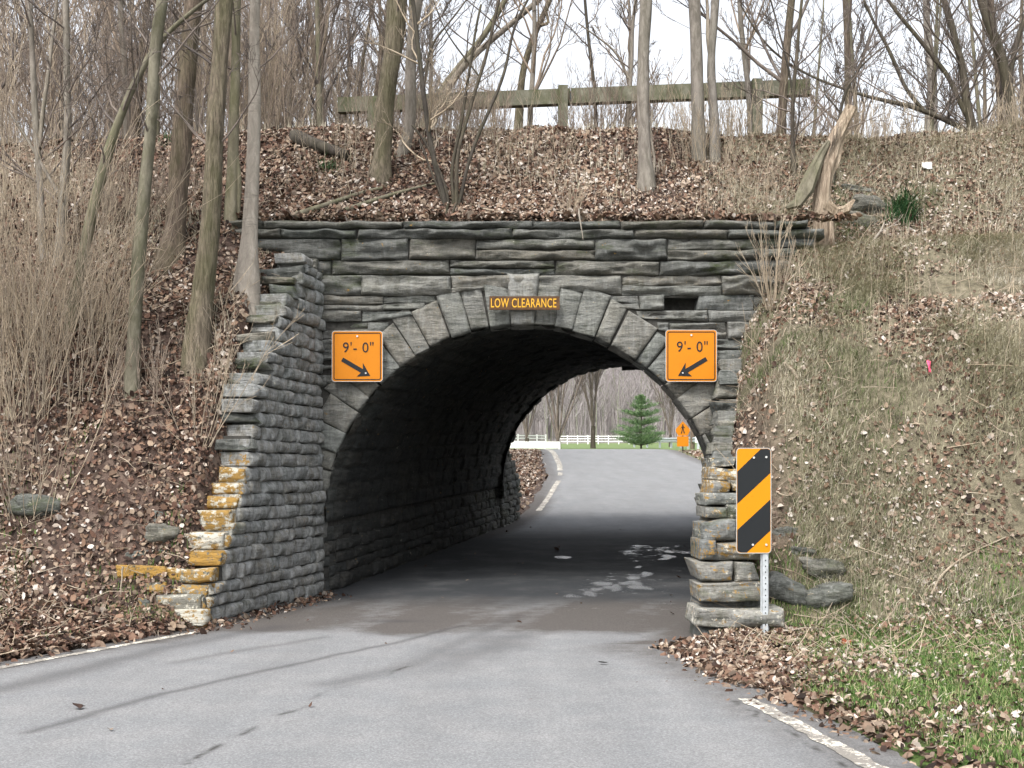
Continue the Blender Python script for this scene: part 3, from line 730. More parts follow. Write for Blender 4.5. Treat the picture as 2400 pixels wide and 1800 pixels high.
# massive fill of the wing walls, hidden in the bank (keeps daylight out of the joints)
g = Geo()
for f_, s_, ys, tp in ((xl, -1, np.linspace(12.6, 15.4, 9), top_l), (xr, 1, np.linspace(11.8, 15.4, 9), top_r)):
    for y0, y1 in zip(ys[:-1], ys[1:]):
        zt = tp(y0) - .12; xa, xb = float(f_(y0)), float(f_(y1)); k0 = .03 * s_; k1 = .30 * s_
        g.add([(xa + k0, y0, -.1), (xb + k0, y1, -.1), (xb + k0, y1, zt), (xa + k0, y0, zt), (xa + k1, y0, -.1), (xb + k1, y1, -.1), (xb + k1, y1, zt), (xa + k1, y0, zt)],
              np.array([[0, 1, 2, 3], [4, 5, 6, 7], [3, 2, 6, 7], [0, 3, 7, 4], [1, 2, 6, 5]]))
for f_, s_ in ((xl, -1), (xr, 1)):
    xa, xb = float(f_(YF)) + .04 * s_, float(f_(YB)) + .04 * s_
    g.add([(xa, YF, -.1), (xb, YB, .2), (xb, YB, 1.4), (xa, YF, 1.1)], np.array([[0, 1, 2, 3]]))
obj("wall_fill", g.mesh("wall_fill", M['core']), bridge)

# ------------------------------------------------------------------ fallen stones and boulders
def boulder(c, size, rot=0, tilt=0, label="", seed=0, moss=.3, slab=False, name="boulder", cat="rock"):
    c = ground_at(c[0], c[1]) + np.array([0, .12, size[2] * .12])
    n = 18; u, v = np.meshgrid(np.linspace(0, 2 * math.pi, 2 * n), np.linspace(0, math.pi, n))
    q = np.stack([np.cos(u) * np.sin(v), np.sin(u) * np.sin(v), np.cos(v)], -1)
    p = 4.5 if slab else 4.0
    q = q / (np.sum(np.abs(q) ** p, -1, keepdims=True) ** (1 / p))
    q = q * (1 + .14 * fbm(q[..., 0] * 1.6 + seed, q[..., 1] * 1.6, q[..., 2] * 1.6, 4, seed)[..., None] * 2.6)
    q = q * np.array(size) / 2
    ct, stt = math.cos(tilt), math.sin(tilt); q = q @ np.array([[ct, 0, stt], [0, 1, 0], [-stt, 0, ct]]).T
    cr, sr = math.cos(rot), math.sin(rot); q = q @ np.array([[cr, -sr, 0], [sr, cr, 0], [0, 0, 1]]).T
    V = q.reshape(-1, 3); k = len(V)
    o = obj(name, mesh_np(name, V, grid_faces(n, 2 * n), M['stone'], True, dict(rnd=np.full(k, (seed * .37) % 1), paint=np.zeros(k), moss=np.full(k, moss), soot=np.full(k, .05))))
    o.location = tuple(c); o["label"] = label; o["category"] = cat; return o
boulder((1700, 1285), (.40, .5, .24), .1, .42, "long dark stone slab leaning against the striped marker's post", 3, .2, True, "fallen_stone", "stone")
boulder((1785, 1292), (.46, .5, .19), -.1, -.24, "flat dark slab jutting over a hollow, right of the striped marker", 5, .25, True, "fallen_stone", "stone")
boulder((1778, 1232), (.42, .4, .17), .2, .08, "greenish slab lying above the two dark slabs by the marker", 8, .6, True, "fallen_stone", "stone")
boulder((1700, 1157), (.26, .25, .13), .0, .0, "small pale square stone in the bank right of the striped marker", 9, .1, True, "fallen_stone", "stone")
boulder((1655, 1352), (.34, .3, .14), .1, -.1, "squat ochre-grey stone low at the foot of the striped marker", 31, .6, True, "fallen_stone", "stone")
boulder((1742, 1200), (.26, .3, .13), -.2, .2, "small weathered stone in the bank above the dark slabs", 33, .4, True, "fallen_stone", "stone")
boulder((1878, 452), (.52, .5, .26), .2, .2, "rounded grey boulder behind the dark grass tuft below the stump", 12, .2)
boulder((1850, 482), (.55, .4, .22), .0, .15, "grey-green wedge of rock at the right end of the wall top", 15, .6)
boulder((1858, 412), (.55, .3, .09), .2, .12, "thin dark ledge of layered rock above the grey boulder", 16, .2, True)
boulder((75, 1098), (.52, .5, .22), .1, .1, "mossy rock half buried in leaves on the left bank", 21, .95)
boulder((350, 1160), (.36, .4, .2), .1, .05, "loose grey stone beside the yellow-painted wall end", 23, .3, True, "fallen_stone", "stone")

# ------------------------------------------------------------------ signs
def mat_paint(name, c, rough=.45, grime=.25):
    m, nt, b = new_mat(name); k = N(nt); f = k.noise(3.5, 6, .7, k.coord()); f2 = k.noise(30, 3, .6, k.coord())
    cc = k.mix(k.rng(f, .42, .75, 0, grime), c, tuple(x * .62 for x in c)); cc = k.mix(k.rng(f2, .62, .75, 0, .25), cc, tuple(x * .5 for x in c))
    k.l(cc, b.inputs["Base Color"]); b.inputs["Roughness"].default_value = rough; return m
M['amber'] = mat_paint("amber_sheeting", (.53, .178, .002)); M['black'] = mat_paint("black_sheeting", (.012, .014, .016), .5)
M['amber2'] = mat_paint("bright_amber_sheeting", (.56, .215, .002), .42, .12)
M['steel'] = mat_simple("galvanised_steel", (.44, .47, .49), .55, .18, 25, .25); M['bolt'] = mat_simple("bolt_steel", (.55, .55, .54), .4, .1, 20, .3)
M['board'] = mat_simple("brown_board", (.085, .045, .022), .85, .35, 14, bump=.3); M['yellow'] = mat_paint("yellow_lettering", (.62, .34, .03), .7, .5)
M['alu'] = mat_simple("sign_edge_aluminium", (.45, .45, .43), .5, .1, 12, .4)

def rrect(x0, x1, z0, z1, r, n=6):
    out = []
    for (cx_, cz_, a0) in ((x1 - r, z1 - r, 0), (x0 + r, z1 - r, 90), (x0 + r, z0 + r, 180), (x1 - r, z0 + r, 270)):
        out += [(cx_ + r * math.cos(math.radians(a0 + 90 * t / n)), cz_ + r * math.sin(math.radians(a0 + 90 * t / n))) for t in range(n + 1)]
    return out
def plate(name, poly, y0, y1, mat, parent, **kw):
    g = Geo(); g.prism(poly, y0, y1); return obj(name, g.mesh(name, mat), parent, world=False, **kw)
def frame(name, x0, x1, z0, z1, r, t, y0, y1, mat, parent):
    a = rrect(x0, x1, z0, z1, r); b_ = rrect(x0 + t, x1 - t, z0 + t, z1 - t, max(r - t, .002)); n = len(a); g = Geo()
    V = [(x, y0, z) for x, z in a] + [(x, y0, z) for x, z in b_] + [(x, y1, z) for x, z in a] + [(x, y1, z) for x, z in b_]
    F = []
    for i in range(n):
        j = (i + 1) % n; F += [[i, j, j + n, i + n], [i, i + 2 * n, j + 2 * n, j], [i + n, j + n, j + 3 * n, i + 3 * n]]
    g.add(V, np.array(F)); return obj(name, g.mesh(name, mat), parent, world=False)
def lettering(text, x, z, y, h, mat, parent, sx=1.0, bold=0.0, depth=.003, name="lettering", width=None):
    cu = bpy.data.curves.new("text", 'FONT'); cu.body = text; cu.size = 1.0; cu.extrude = 0; cu.offset = bold; cu.align_x = 'CENTER'; cu.space_character = 1.08
    o = bpy.data.objects.new("text", cu); col.objects.link(o); bpy.context.view_layer.update()
    me = bpy.data.meshes.new_from_object(o.evaluated_get(bpy.context.evaluated_depsgraph_get())); bpy.data.objects.remove(o)
    V = np.array([v.co[:] for v in me.vertices]); V = V - [(V[:, 0].min() + V[:, 0].max()) / 2, (V[:, 1].min() + V[:, 1].max()) / 2, 0]
    s = h / (V[:, 1].max() - V[:, 1].min()); w = V[:, 0].max() - V[:, 0].min(); kx = (width / w) if width else s * sx
    for v, q in zip(me.vertices, V): v.co = (x + q[0] * kx, y, z + q[1] * s)
    me.name = name; me.materials.clear(); me.materials.append(mat)
    return obj(name, me, parent, world=False)
def bolt(x, z, y, parent, r=.011):
    poly = [(x + r * math.cos(a), z + r * math.sin(a)) for a in np.linspace(0, 2 * math.pi, 9)[:-1]]
    return plate("bolt", poly, y - .008, y, M['bolt'], parent)

def clearance_sign(x0, x1, y0, y1, d, right, label):
    A_ = P((x0 + x1) / 2, (y0 + y1) / 2, d); w = (x1 - x0) / 2765 * d / 2; h = (y1 - y0) / 2765 * d / 2
    t = thing("clearance_sign", tuple(A_), label, "road sign", "low clearance warning plates on the bridge")
    plate("panel", rrect(-w, w, -h, h, .035), 0, .012, M['amber'], t)
    frame("border", -w + .018, w - .018, -h + .018, h - .018, .026, .010, -.0035, .001, M['black'], t)
    lettering("9'- 0\"", .012, h * .36, -.004, h * .42, M['black'], t, width=w * 1.22, bold=.004)
    s = 1 if not right else -1
    u = np.array([.857, -.515]); n_ = np.array([.515, .857])
    # arrow from the upper outer side down towards the opening
    p0 = np.array([-.60 * w, -.12 * h]); tip = np.array([.52 * w, -.78 * h]); u = (tip - p0) / np.linalg.norm(tip - p0); n_ = np.array([-u[1], u[0]])
    L = np.linalg.norm(tip - p0); b0 = p0 + u * L * .70; wd = .085 * w; hw = .27 * w
    pts = [p0 + n_ * wd, b0 + n_ * wd, p0 + u * L * .60 + n_ * hw * 1.1, tip, p0 + u * L * .60 - n_ * hw * 1.1 + u * .02, b0 - n_ * wd, p0 - n_ * wd]
    pts = [(q[0] * s, q[1]) for q in pts]
    g = Geo(); n = len(pts); q = [(x, -.004, z) for x, z in pts]
    me = bpy.data.meshes.new("arrow"); me.from_pydata(q + [(x, .001, z) for x, z in pts], [], [list(range(n))] + [[i, (i + 1) % n, (i + 1) % n + n, i + n] for i in range(n)]); me.materials.append(M['black'])
    obj("arrow", me, t, world=False)
    bolt(0, h * .80, -.003, t, .012); bolt(s * .34 * w, -.67 * h, -.004, t, .010)
    frame("rim", -w - .004, w + .004, -h - .004, h + .004, .038, .006, -.001, .013, M['alu'], t)
    return t
clearance_sign(717.5, 826, 715.5, 824, 15.24, False, "amber 9'-0\" plate with arrow down right, fixed left of the arch")
clearance_sign(1438.5, 1548, 713, 824, 15.24, True, "amber 9'-0\" plate with arrow down left, fixed right of the arch")
A_ = P(1133, 654.5, 15.22); w = 76 / 2765 * 15.22; h = 14.5 / 2765 * 15.22
t = thing("low_clearance_board", tuple(A_), "narrow brown board reading LOW CLEARANCE in yellow over the keystone", "sign")
plate("board", [(-w, -h), (w, -h), (w, h), (-w, h)], 0, .03, M['board'], t)
lettering("LOW CLEARANCE", -.01, 0, -.003, h * 1.36, M['yellow'], t, width=w * 1.86, bold=.006)

# striped marker
d = 11.12; A_ = P(1628.3, 1081.5, d); w = 37.2 / 2765 * d; h = 113.3 / 2765 * d
gz = float(height(A_[0] + .11, d))
t = thing("object_marker", (A_[0], d, gz), "upright panel of amber and black diagonal stripes on a steel post", "road sign")
zc_ = A_[2] - gz
pz = lambda poly: [(x, z + zc_) for x, z in poly]
plate("panel", pz(rrect(-w, w, -h, h, .035)), 0, .006, M['amber2'], t)
def uv(u, v): return (-w + 2 * w * u, h - 2 * h * v)
e = .006 / (2 * w)
for i, poly in enumerate([[(e, .223), (.70, .008), (.90, .006), (.975, .018), (1 - e, .04), (1 - e, .236), (e, .53)], [(e, .78), (1 - e, .488), (1 - e, .785), (.30, .994), (.12, .994), (.03, .982), (e, .96)]]):
    me = bpy.data.meshes.new("stripe"); n = len(poly); q = [uv(*p_) for p_ in poly][::-1]
    me.from_pydata([(x, -.002, z + zc_) for x, z in q] + [(x, .001, z + zc_) for x, z in q], [], [list(range(n))] + [[i_, (i_ + 1) % n, (i_ + 1) % n + n, i_ + n] for i_ in range(n)]); me.materials.append(M['black'])
    obj("stripe", me, t, world=False)
frame("rim", -w - .003, w + .003, zc_ - h - .003, zc_ + h + .003, .036, .006, -.001, .008, M['alu'], t)
for u_, v_ in ((.86, .085), (.50, .09), (.86, .92), (.47, .92)): 
    x, z = uv(u_, v_); bolt(x, z + zc_, -.002, t, .010)
# U-channel post with holes
px0 = (1654 - 1628.3) / 2765 * d
g = Geo(); zt = zc_ + h * .96; zb_ = -.35
prof = [(-.036, .0), (-.030, .0), (-.018, .034), (.018, .034), (.030, 0), (.036, 0), (.036, .004), (.032, .006), (.021, .040), (-.021, .040), (-.032, .006), (-.036, .004)]
n = len(prof); q = [(px0 + x, .008 + .04 - y, z) for z in (zb_, zt) for x, y in prof]
g.add(q, np.array([[i, (i + 1) % n, (i + 1) % n + n, i + n] for i in range(n)]))
g.add([(px0 + x, .047 - y, zt) for x, y in prof], [np.array([list(range(n))])])
obj("post", g.mesh("post", M['steel']), t, world=False)
g = Geo()
for z in np.arange(.05, zc_ - h - .02, .0254 * 2): g.box((px0, .0065, z), (.0045, .0012, .006))
obj("post_holes", g.mesh("post_holes", M['black']), t, world=False)
# ------------------------------------------------------------------ leaf litter and grasses
def inside_road(x, y, m=0.):
    return (x > EL(y) - m) & (x < ER(y) + m)
def terrain_normal(x, y, e=.06):
    dzx = (height(x + e, y) - height(x - e, y)) / (2 * e); dzy = (height(x, y + e) - height(x, y - e)) / (2 * e)
    n = np.stack([-dzx, -dzy, np.ones_like(x)], 1); return n / np.linalg.norm(n, axis=1, keepdims=True)
def scatter(n, x0, x1, y0, y1, dens, r):
    x = r.uniform(x0, x1, n); y = r.uniform(y0, y1, n); k = r.random(n) < dens(x, y); return x[k], y[k]

def leaves(x, y, size, r, lift=.045, tone=None, zover=None, wild=.75):
    n = len(x); z = height(x, y) if zover is None else zover
    nn = terrain_normal(x, y) if zover is None else np.tile([0, 0, 1.], (n, 1))
    nn = nn + r.normal(0, wild, (n, 3)) * np.array([1, 1, .6]); nn /= np.linalg.norm(nn, axis=1, keepdims=True)
    t = np.cross(nn, r.normal(0, 1, (n, 3))); t /= np.linalg.norm(t, axis=1, keepdims=True); w = np.cross(nn, t)
    L = (size * np.clip(np.exp(r.normal(0, .36, n)), .45, 2.1))[:, None]; W = L * r.uniform(.18, .46, n)[:, None]; fold = (r.uniform(-.1, .55, n))[:, None] * W; cur = r.uniform(-.35, .6, n)[:, None] * L
    c = np.stack([x, y, z + .012 + r.random(n) ** 1.5 * lift], 1)
    pts = [c - t * L * .5, c + t * L * .5 + nn * cur, c - t * L * .12 + w * W + nn * fold, c + t * L * .25 + w * W * .85 + nn * (fold + cur * .4), c - t * L * .2 - w * W * .9 + nn * fold, c + t * L * .2 - w * W + nn * (fold + cur * .3)]
    V = np.stack(pts, 1).reshape(-1, 3); o = np.arange(n)[:, None] * 6
    F = np.concatenate([o + np.array([0, 1, 3, 2]), o + np.array([0, 4, 5, 1])])
    rnd = r.random(n) if tone is None else np.clip(tone + r.normal(0, .24, n), 0, 1)
    return V, F, np.repeat(rnd, 6)

class Scat:
    def __init__(s): s.V = []; s.F = []; s.R = []; s.n = 0
    def add(s, V, F, R): s.V.append(V); s.F.append(F + s.n); s.R.append(R); s.n += len(V)
    def mesh(s, name, mat, smooth=False): return mesh_np(name, np.concatenate(s.V), np.concatenate(s.F), mat, smooth, {"rnd": np.concatenate(s.R)})

r = np.random.default_rng(21)
S = Scat()
def patch(x, y, f=.8, s=0): return fbm(x * f, y * f, 0 * x, 3, 60 + s)
def dens_slope(x, y):
    cut = (x > xl(y) - .10) & (x < xr(y) + .12) & (y < 15.6) & (y > 11.2)
    side = np.where(x < 0, .95, np.where(y < 15.7, .50, .85))
    d = side * (np.where(x < 0, .85, .55) + np.where(x < 0, .9, 1.5) * patch(x, y, 1.8)); d = np.where((x > 1.5) & (y < 11) , .09 + .35 * sstep(.1, .5, patch(x, y, 1.1, 4)), d)
    d = np.where((x < 0) & (y < 12.2), .95, d)
    d = np.where(y > 15.7, .8 * (.6 + .7 * patch(x, y, 1.5)) + .1, d)
    return np.where(cut | inside_road(x, y, .02) & (y < 16), 0, d) * ((np.abs(x) < .40 * y + .8))
x, y = scatter(1100000, -9.5, 10, 4.5, 20.5, dens_slope, r)
tone = .44 + .14 * sstep(0, 3, x) * (y < 16) + .05 * (y > 15.6) + .25 * patch(x, y, 1.1, 9)
sz = np.where(x < 1.5, .044, .036)
keep = r.random(len(x)) < np.where(x > 1.5, .9, 1)
S.add(*leaves(x[keep], y[keep], sz[keep], r, .05, tone[keep]))
# drifts at the foot of the walls and along the road edge
def foot(x, y): return np.where(x < cx(y), np.exp(-((x - xl(y)) / .22) ** 2), .0) * (y > 11.6)
x, y = scatter(60000, -3.2, -.1, 11.6, 25.5, lambda x, y: foot(x, y) * (x > xl(y) + .02), r)
S.add(*leaves(x, y, .046, r, .07, .45 + 0 * x))
x, y = scatter(34000, .55, 2.9, 8.7, 11.7, lambda x, y: np.exp(-((x - 1.75 - .12 * (y - 8)) / .42) ** 2) * sstep(8.3, 9.6, y) * ~((x > 1.6) & (y > 11.25)), r)
S.add(*leaves(x, y, .042, r, .035, .48 + 0 * x + .12 * r.random(len(x))))
x, y = scatter(15000, 1.0, 3.6, 4.6, 9.4, lambda x, y: np.exp(-((x - ER(y) - .10) / .30) ** 2) * (.5 + patch(x, y, 2)), r)
S.add(*leaves(x, y, .045, r, .03, .42 + 0 * x))
x, y = scatter(14000, -7, -2.7, 6.5, 12.3, lambda x, y: np.exp(-((x - EL(y) + .12) / .22) ** 2) * .9, r)
S.add(*leaves(x, y, .07, r, .03, .4 + 0 * x))
x, y = scatter(1500, -3, 4, 6, 26, lambda x, y: .04 + 0 * x, r)      # strays blown over the road
k = inside_road(x, y); S.add(*leaves(x[k], y[k], .05, r, .005, .35 + 0 * x[k], zover=groad(y[k]) + .006, wild=.3))
# banks beyond the bridge
x, y = scatter(30000, -6, 1.6, 27.3, 66, lambda x, y: sstep(EL(y) + .1, EL(y) - .5, x) * .8, r)
S.add(*leaves(x, y, .09, r, .05, .6 + 0 * x))
x, y = scatter(26000, 5.5, 12, 28, 64, lambda x, y: sstep(ER(y) - .1, ER(y) + .4, x) * .6 * (1 - .6 * sstep(1.5, 3, x - ER(y))), r)
S.add(*leaves(x, y, .09, r, .05, .6 + 0 * x))
# leaves caught on the wall tops
n = 2600; x = r.uniform(-4.2, 4.2, n); y = YF + r.uniform(-.03, .3, n)
S.add(*leaves(x, y, .065, r, .02, .5 + 0 * x, zover=4.56 + 0 * x))
o = obj("leaf_litter", S.mesh("leaf_litter", M['leaf'])); o["kind"] = "stuff"

def blades(x, y, h, w, r, droop=.5, down=0., tone=None, spread=.5):
    n = len(x); z = height(x, y); a = r.uniform(0, 2 * math.pi, n)
    d = np.stack([np.cos(a), np.sin(a) - down, 0 * a], 1); H = h * r.uniform(.5, 1.3, n)
    b = np.stack([x, y, z - .01], 1); up = np.array([0, 0, 1.])
    lean = r.uniform(.1, 1, n)[:, None] * spread
    p1 = b + up * (H * .55)[:, None] + d * (H[:, None] * lean * .4)
    p2 = b + up * (H * (1 - droop * .5 * r.random(n)))[:, None] + d * (H[:, None] * lean * (.7 + droop))
    s = np.stack([-np.sin(a + r.normal(0, .8, n)), np.cos(a), 0 * a], 1) * (w * r.uniform(.6, 1.3, n))[:, None]
    V = np.stack([b - s, b + s, p1 + s * .8, p1 - s * .8, p2 + s * .12, p2 - s * .12], 1).reshape(-1, 3); o = np.arange(n)[:, None] * 6
    F = np.concatenate([o + np.array([0, 1, 2, 3]), o + np.array([3, 2, 4, 5])])
    rnd = r.random(n) if tone is None else np.clip(tone + r.normal(0, .15, n), 0, 1)
    return V, F, np.repeat(rnd, 6)
M['green'] = mat_blades("green_grass", [(0, (.03, .06, .015)), (.4, (.07, .135, .03)), (.72, (.13, .20, .055)), (.86, (.26, .26, .12)), (1, (.42, .38, .24))])
M['straw'] = mat_blades("dead_grass", [(0, (.18, .18, .10)), (.35, (.36, .335, .23)), (.7, (.50, .455, .36)), (1, (.64, .60, .52))])
def dg(x, y):
    g = sstep(1.6, 2.2, x + .5 * patch(x, y, .8, 1)) * sstep(12.6, 10.4, y + 1.2 * patch(x, y, .9, 2))
    return g * (.35 + .65 * sstep(-.25, .25, patch(x, y, 1.6, 5))) * (x > ER(y) + .22)
S = Scat(); x, y = scatter(300000, 1.4, 6.5, 4.6, 12, lambda x, y: dg(x, y) * (x < .42 * y + .6), r)
S.add(*blades(x, y, .075, .0036, r, .5, 0))
x, y = scatter(26000, -8, -3, 9.8, 13.2, lambda x, y: sstep(.05, .28, patch(x, y, .9, 14)) * (x < EL(y) - .1), r); S.add(*blades(x, y, .09, .004, r, .4))
q = ground_at(330, 1330, 8); x = q[0] + r.normal(0, .12, 900); y = q[1] + r.normal(0, .08, 900); k = y < 12.12; S.add(*blades(x[k], y[k], .08, .004, r, .4))
x, y = scatter(5000, 6, 11, 36, 64, lambda x, y: sstep(ER(y) + .8, ER(y) + 2, x), r); S.add(*blades(x, y, .2, .02, r, .4))
o = obj("grass", S.mesh("grass", M['green'])); o["kind"] = "stuff"
S = Scat()
def dd_(x, y): return sstep(-.35, .5, patch(x, y, 1.0, 7)) * sstep(2.3, 2.9, x - .0) * (x < .42 * y + .6) * (.45 + .8 * sstep(16.8, 15, y)) * sstep(10.6, 12.2, y + .6 * patch(x, y, 1.2, 31))
x, y = scatter(380000, 2.2, 9, 10.2, 18.3, dd_, r); k = ~((x < xr(y) + .2) & (y < 15.5))
S.add(*blades(x[k], y[k], .12, .0028, r, 1.0, .9, .5 + .5 * patch(x[k], y[k], .7, 12), .9))
x, y = scatter(20000, 1.8, 7, 5, 12, lambda x, y: .5 * (x > ER(y) + .2) * (x < .42 * y + .6) * sstep(-.2, .3, patch(x, y, 1, 15)), r)
S.add(*blades(x, y, .07, .003, r, .8, 0, .6 + 0 * x, .9))
x, y = scatter(12000, -9, 9, 16, 19.5, lambda x, y: .8 * sstep(-.1, .3, patch(x, y, .8, 16)), r); S.add(*blades(x, y, .22, .003, r, .5, .2, .6 + 0 * x, .35))
x, y = scatter(16000, -8.5, -2.9, 11.3, 15.6, lambda x, y: .8 * sstep(.0, .3, patch(x, y, .9, 17)) * (x < xl(y) - .25), r); S.add(*blades(x, y, .2, .0035, r, .8, .4, .55 + 0 * x, .8))
x, y = scatter(60000, 2.6, 8, 11, 17.5, lambda x, y: sstep(.15, .4, patch(x, y, 1.4, 41)) * (x < .42 * y + .6), r); k = ~((x < xr(y) + .2) & (y < 15.5))
GV = blades(x[k], y[k], .10, .003, r, 1.0, .9, .25 + 0 * x[k], .9)
o = obj("dead_grass", S.mesh("dead_grass", M['straw'])); o["kind"] = "stuff"
M['moss'] = mat_blades("mossy_grass", [(0, (.07, .10, .035)), (.5, (.14, .17, .07)), (1, (.26, .27, .14))])
o = obj("mossy_grass", mesh_np("mossy_grass", GV[0], GV[1], M['moss'], False, {"rnd": GV[2]})); o["kind"] = "stuff"
# dark green evergreen tuft beside the boulders
def tuft(px, py, n, h, label, mat, w=.006, down=.8, name="grass_tuft"):
    q = ground_at(px, py); x = q[0] + r.normal(0, .09, n); y = q[1] + r.normal(0, .07, n); V, F, R_ = blades(x, y, h, w, r, 1.0, down, None, 1.0)
    o = obj(name, mesh_np(name, V - q, F, mat, False, {"rnd": R_})); o.location = tuple(q); o["label"] = label; o["category"] = "plant"
M['tuft'] = mat_blades("evergreen_blade", [(0, (.015, .05, .018)), (.6, (.035, .10, .035)), (1, (.09, .17, .06))])
tuft(1948, 470, 260, .32, "dark green drooping tuft beside the boulders at the right", M['tuft'])
tuft(712, 372, 60, .22, "small bright green sprig behind the pale smooth trunk", M['tuft'], .004, 0)
tuft(1842, 505, 60, .10, "little green tuft on the wall's right end under the rocks", M['green'], .004, 0)
tuft(362, 312, 40, .20, "small green plant on the crest between two brown trunks", M['tuft'], .006, 0)

# ------------------------------------------------------------------ trees
def wiggle(pts, n, r, amp):
    pts = np.asarray(pts, float); t = np.linspace(0, 1, len(pts)); u = np.linspace(0, 1, n)
    q = np.stack([np.interp(u, t, pts[:, i]) for i in range(3)], 1)
    k = np.ones(5) / 5
    if n > 8:
        for i in range(3): q[2:-2, i] = np.convolve(q[:, i], k, 'valid')
    s = r.uniform(0, 50); L = np.linalg.norm(pts[-1] - pts[0])
    q[:, 0] += amp * vnoise(u * max(3, L * 1.2) + s, 0 * u, 0 * u, 1) * np.minimum(1, u * 6); q[:, 1] += amp * vnoise(u * max(3, L * 1.2) + s, 0 * u + 5, 0 * u, 2) * np.minimum(1, u * 6)
    return q
def grow(T, p, d, L, rad, lvl, r, n_kids=(6, 4, 3), spread=.75, up=.12, wander=.16, rmin=.004, lens=(.5, .55, .6), sides=(5, 3, 3, 3)):
    n = 7 if lvl < 2 else (5 if lvl == 2 else 4)
    pts = [np.array(p, float)]; d = d / np.linalg.norm(d); ds = []
    for i in range(n - 1):
        d = d + r.normal(0, wander, 3) + np.array([0, 0, up]); d /= np.linalg.norm(d); ds.append(d); pts.append(pts[-1] + d * L / (n - 1))
    rr = np.maximum(np.linspace(rad, rad * .3, n), rmin)
    T.add(pts, rr, sides[min(lvl, 3)])
    if lvl >= len(n_kids): return
    for k in range(n_kids[lvl]):
        t = r.uniform(.22, 1.0); i = min(int(t * (n - 1)), n - 2); f = t * (n - 1) - i
        q = pts[i] * (1 - f) + pts[i + 1] * f
        a = np.cross(ds[i], r.normal(0, 1, 3)); a /= np.linalg.norm(a)
        nd = ds[i] * math.cos(spread) + a * math.sin(spread) * r.uniform(.6, 1.2)
        grow(T, q, nd, L * lens[min(lvl, len(lens) - 1)] * r.uniform(.6, 1.2) * (1 - .35 * t), rad * .5 * (1 - .4 * t), lvl + 1, r, n_kids, spread, up, wander, rmin, lens, sides)

def traced(name, label, pts, mat, d=None, twig='twigdark', crown=None, cat="tree", lean=0., seed=1, rough=.07, flare=1.25, amp=.02, sides=12, group=None, extra=(), sink=.4, kids=(4, 4, 3), clen=1.6, crad=.014, ups=.25, base=None, topext=0.):
    """pts: (x, y, width) up the trunk in picture coordinates; depth from where the foot meets the ground"""
    r = np.random.default_rng(seed)
    if d is None:
        q = ground_at(*(base or pts[0][:2])); d = q[1]
    n = len(pts); W = [P(x, y, d + lean * i / (n - 1)) for i, (x, y, w) in enumerate(pts)]
    R_ = [w / 2765 * (d + lean * i / (n - 1)) / 2 for i, (x, y, w) in enumerate(pts)]
    if topext:
        v = (W[-1] - W[-2]); v /= np.linalg.norm(v); W.append(W[-1] + v * topext); R_.append(R_[-1] * max(.4, 1 - topext * .08))
    foot = W[0].copy(); gz = float(height(foot[0], foot[1])); W[0] = W[0] + 0; W.insert(0, np.array([foot[0], foot[1] - .06, min(gz, foot[2]) - sink])); R_.insert(0, R_[0] * flare * 1.15); R_[1] *= flare
    seg = np.concatenate([[0], np.cumsum(np.linalg.norm(np.diff(np.array(W), axis=0), axis=1))]); m = max(10, int(seg[-1] / .12))
    u = np.linspace(0, seg[-1], m); Q = np.stack([np.interp(u, seg, np.array(W)[:, i]) for i in range(3)], 1); RR = np.interp(u, seg, R_)
    if m > 12:
        kk = np.ones(5) / 5
        for i in range(3): Q[2:-2, i] = np.convolve(Q[:, i], kk, 'valid')
    s = seed * 3.3; Q[:, 0] += amp * vnoise(u * 1.1 + s, 0 * u, 0 * u, 1) * np.minimum(1, u * 2); Q[:, 1] += amp * vnoise(u * 1.1 + s, 0 * u + 5, 0 * u, 2) * np.minimum(1, u * 2)
    RR = RR * (1 + .05 * vnoise(u * 3 + s, 0 * u, 0 * u, 3))
    t = thing(name, (foot[0], foot[1], gz), label, cat, group)
    T = Tubes(); T.add(Q, RR, sides, cap=True)
    for e in extra:        # further stems of the same tree
        W2 = [P(x, y, d + (e[0][3] if len(e[0]) > 3 else 0)) for (x, y, w, *_) in e]; s2 = np.concatenate([[0], np.cumsum(np.linalg.norm(np.diff(np.array(W2), axis=0), axis=1))]); m2 = max(8, int(s2[-1] / .08)); u2 = np.linspace(0, s2[-1], m2)
        Q2 = np.stack([np.interp(u2, s2, np.array(W2)[:, i]) for i in range(3)], 1)
        if m2 > 12:
            for i in range(3): Q2[2:-2, i] = np.convolve(Q2[:, i], np.ones(5) / 5, 'valid')
        Q2[:, 0] += amp * vnoise(u2 * 1.6 + s + 7, 0 * u2, 0 * u2, 1) * np.minimum(1, u2 * 3)
        T.add(Q2, np.interp(u2, s2, [w / 2765 * d / 2 for (x, y, w, *_) in e]), max(5, sides - 4), cap=True)
    obj("trunk", T.mesh("trunk", M[mat], rough), t)
    if crown:
        T2 = Tubes(); lo, hi, cnt = crown; 
        srcs = [(Q, RR)] 
        for k in range(cnt):
            i = int(r.uniform(lo, hi) * (len(Q) - 2)); a = r.uniform(0, 2 * math.pi); dv = np.array([math.cos(a), math.sin(a) * .7, ups + r.uniform(0, .7)])
            grow(T2, Q[i], dv, clen * r.uniform(.5, 1.3), max(.006, min(RR[i] * .45, crad)), 0, r, kids, .7, .10, .15, .0032, sides=(4, 3, 3, 3))
        obj("branches", T2.mesh("branches", M[twig]), t)
    return t
TR = traced
TR("tree", "pale smooth-barked tree standing at the left end of the wall top", [(533, 612, 42), (540, 500, 33), (546, 380, 30), (552, 200, 27), (553, 60, 23), (552, -40, 22)], 'pale', d=14.3, crown=(.45, 1, 7), seed=2, flare=1.35, topext=2.5, clen=1.3)
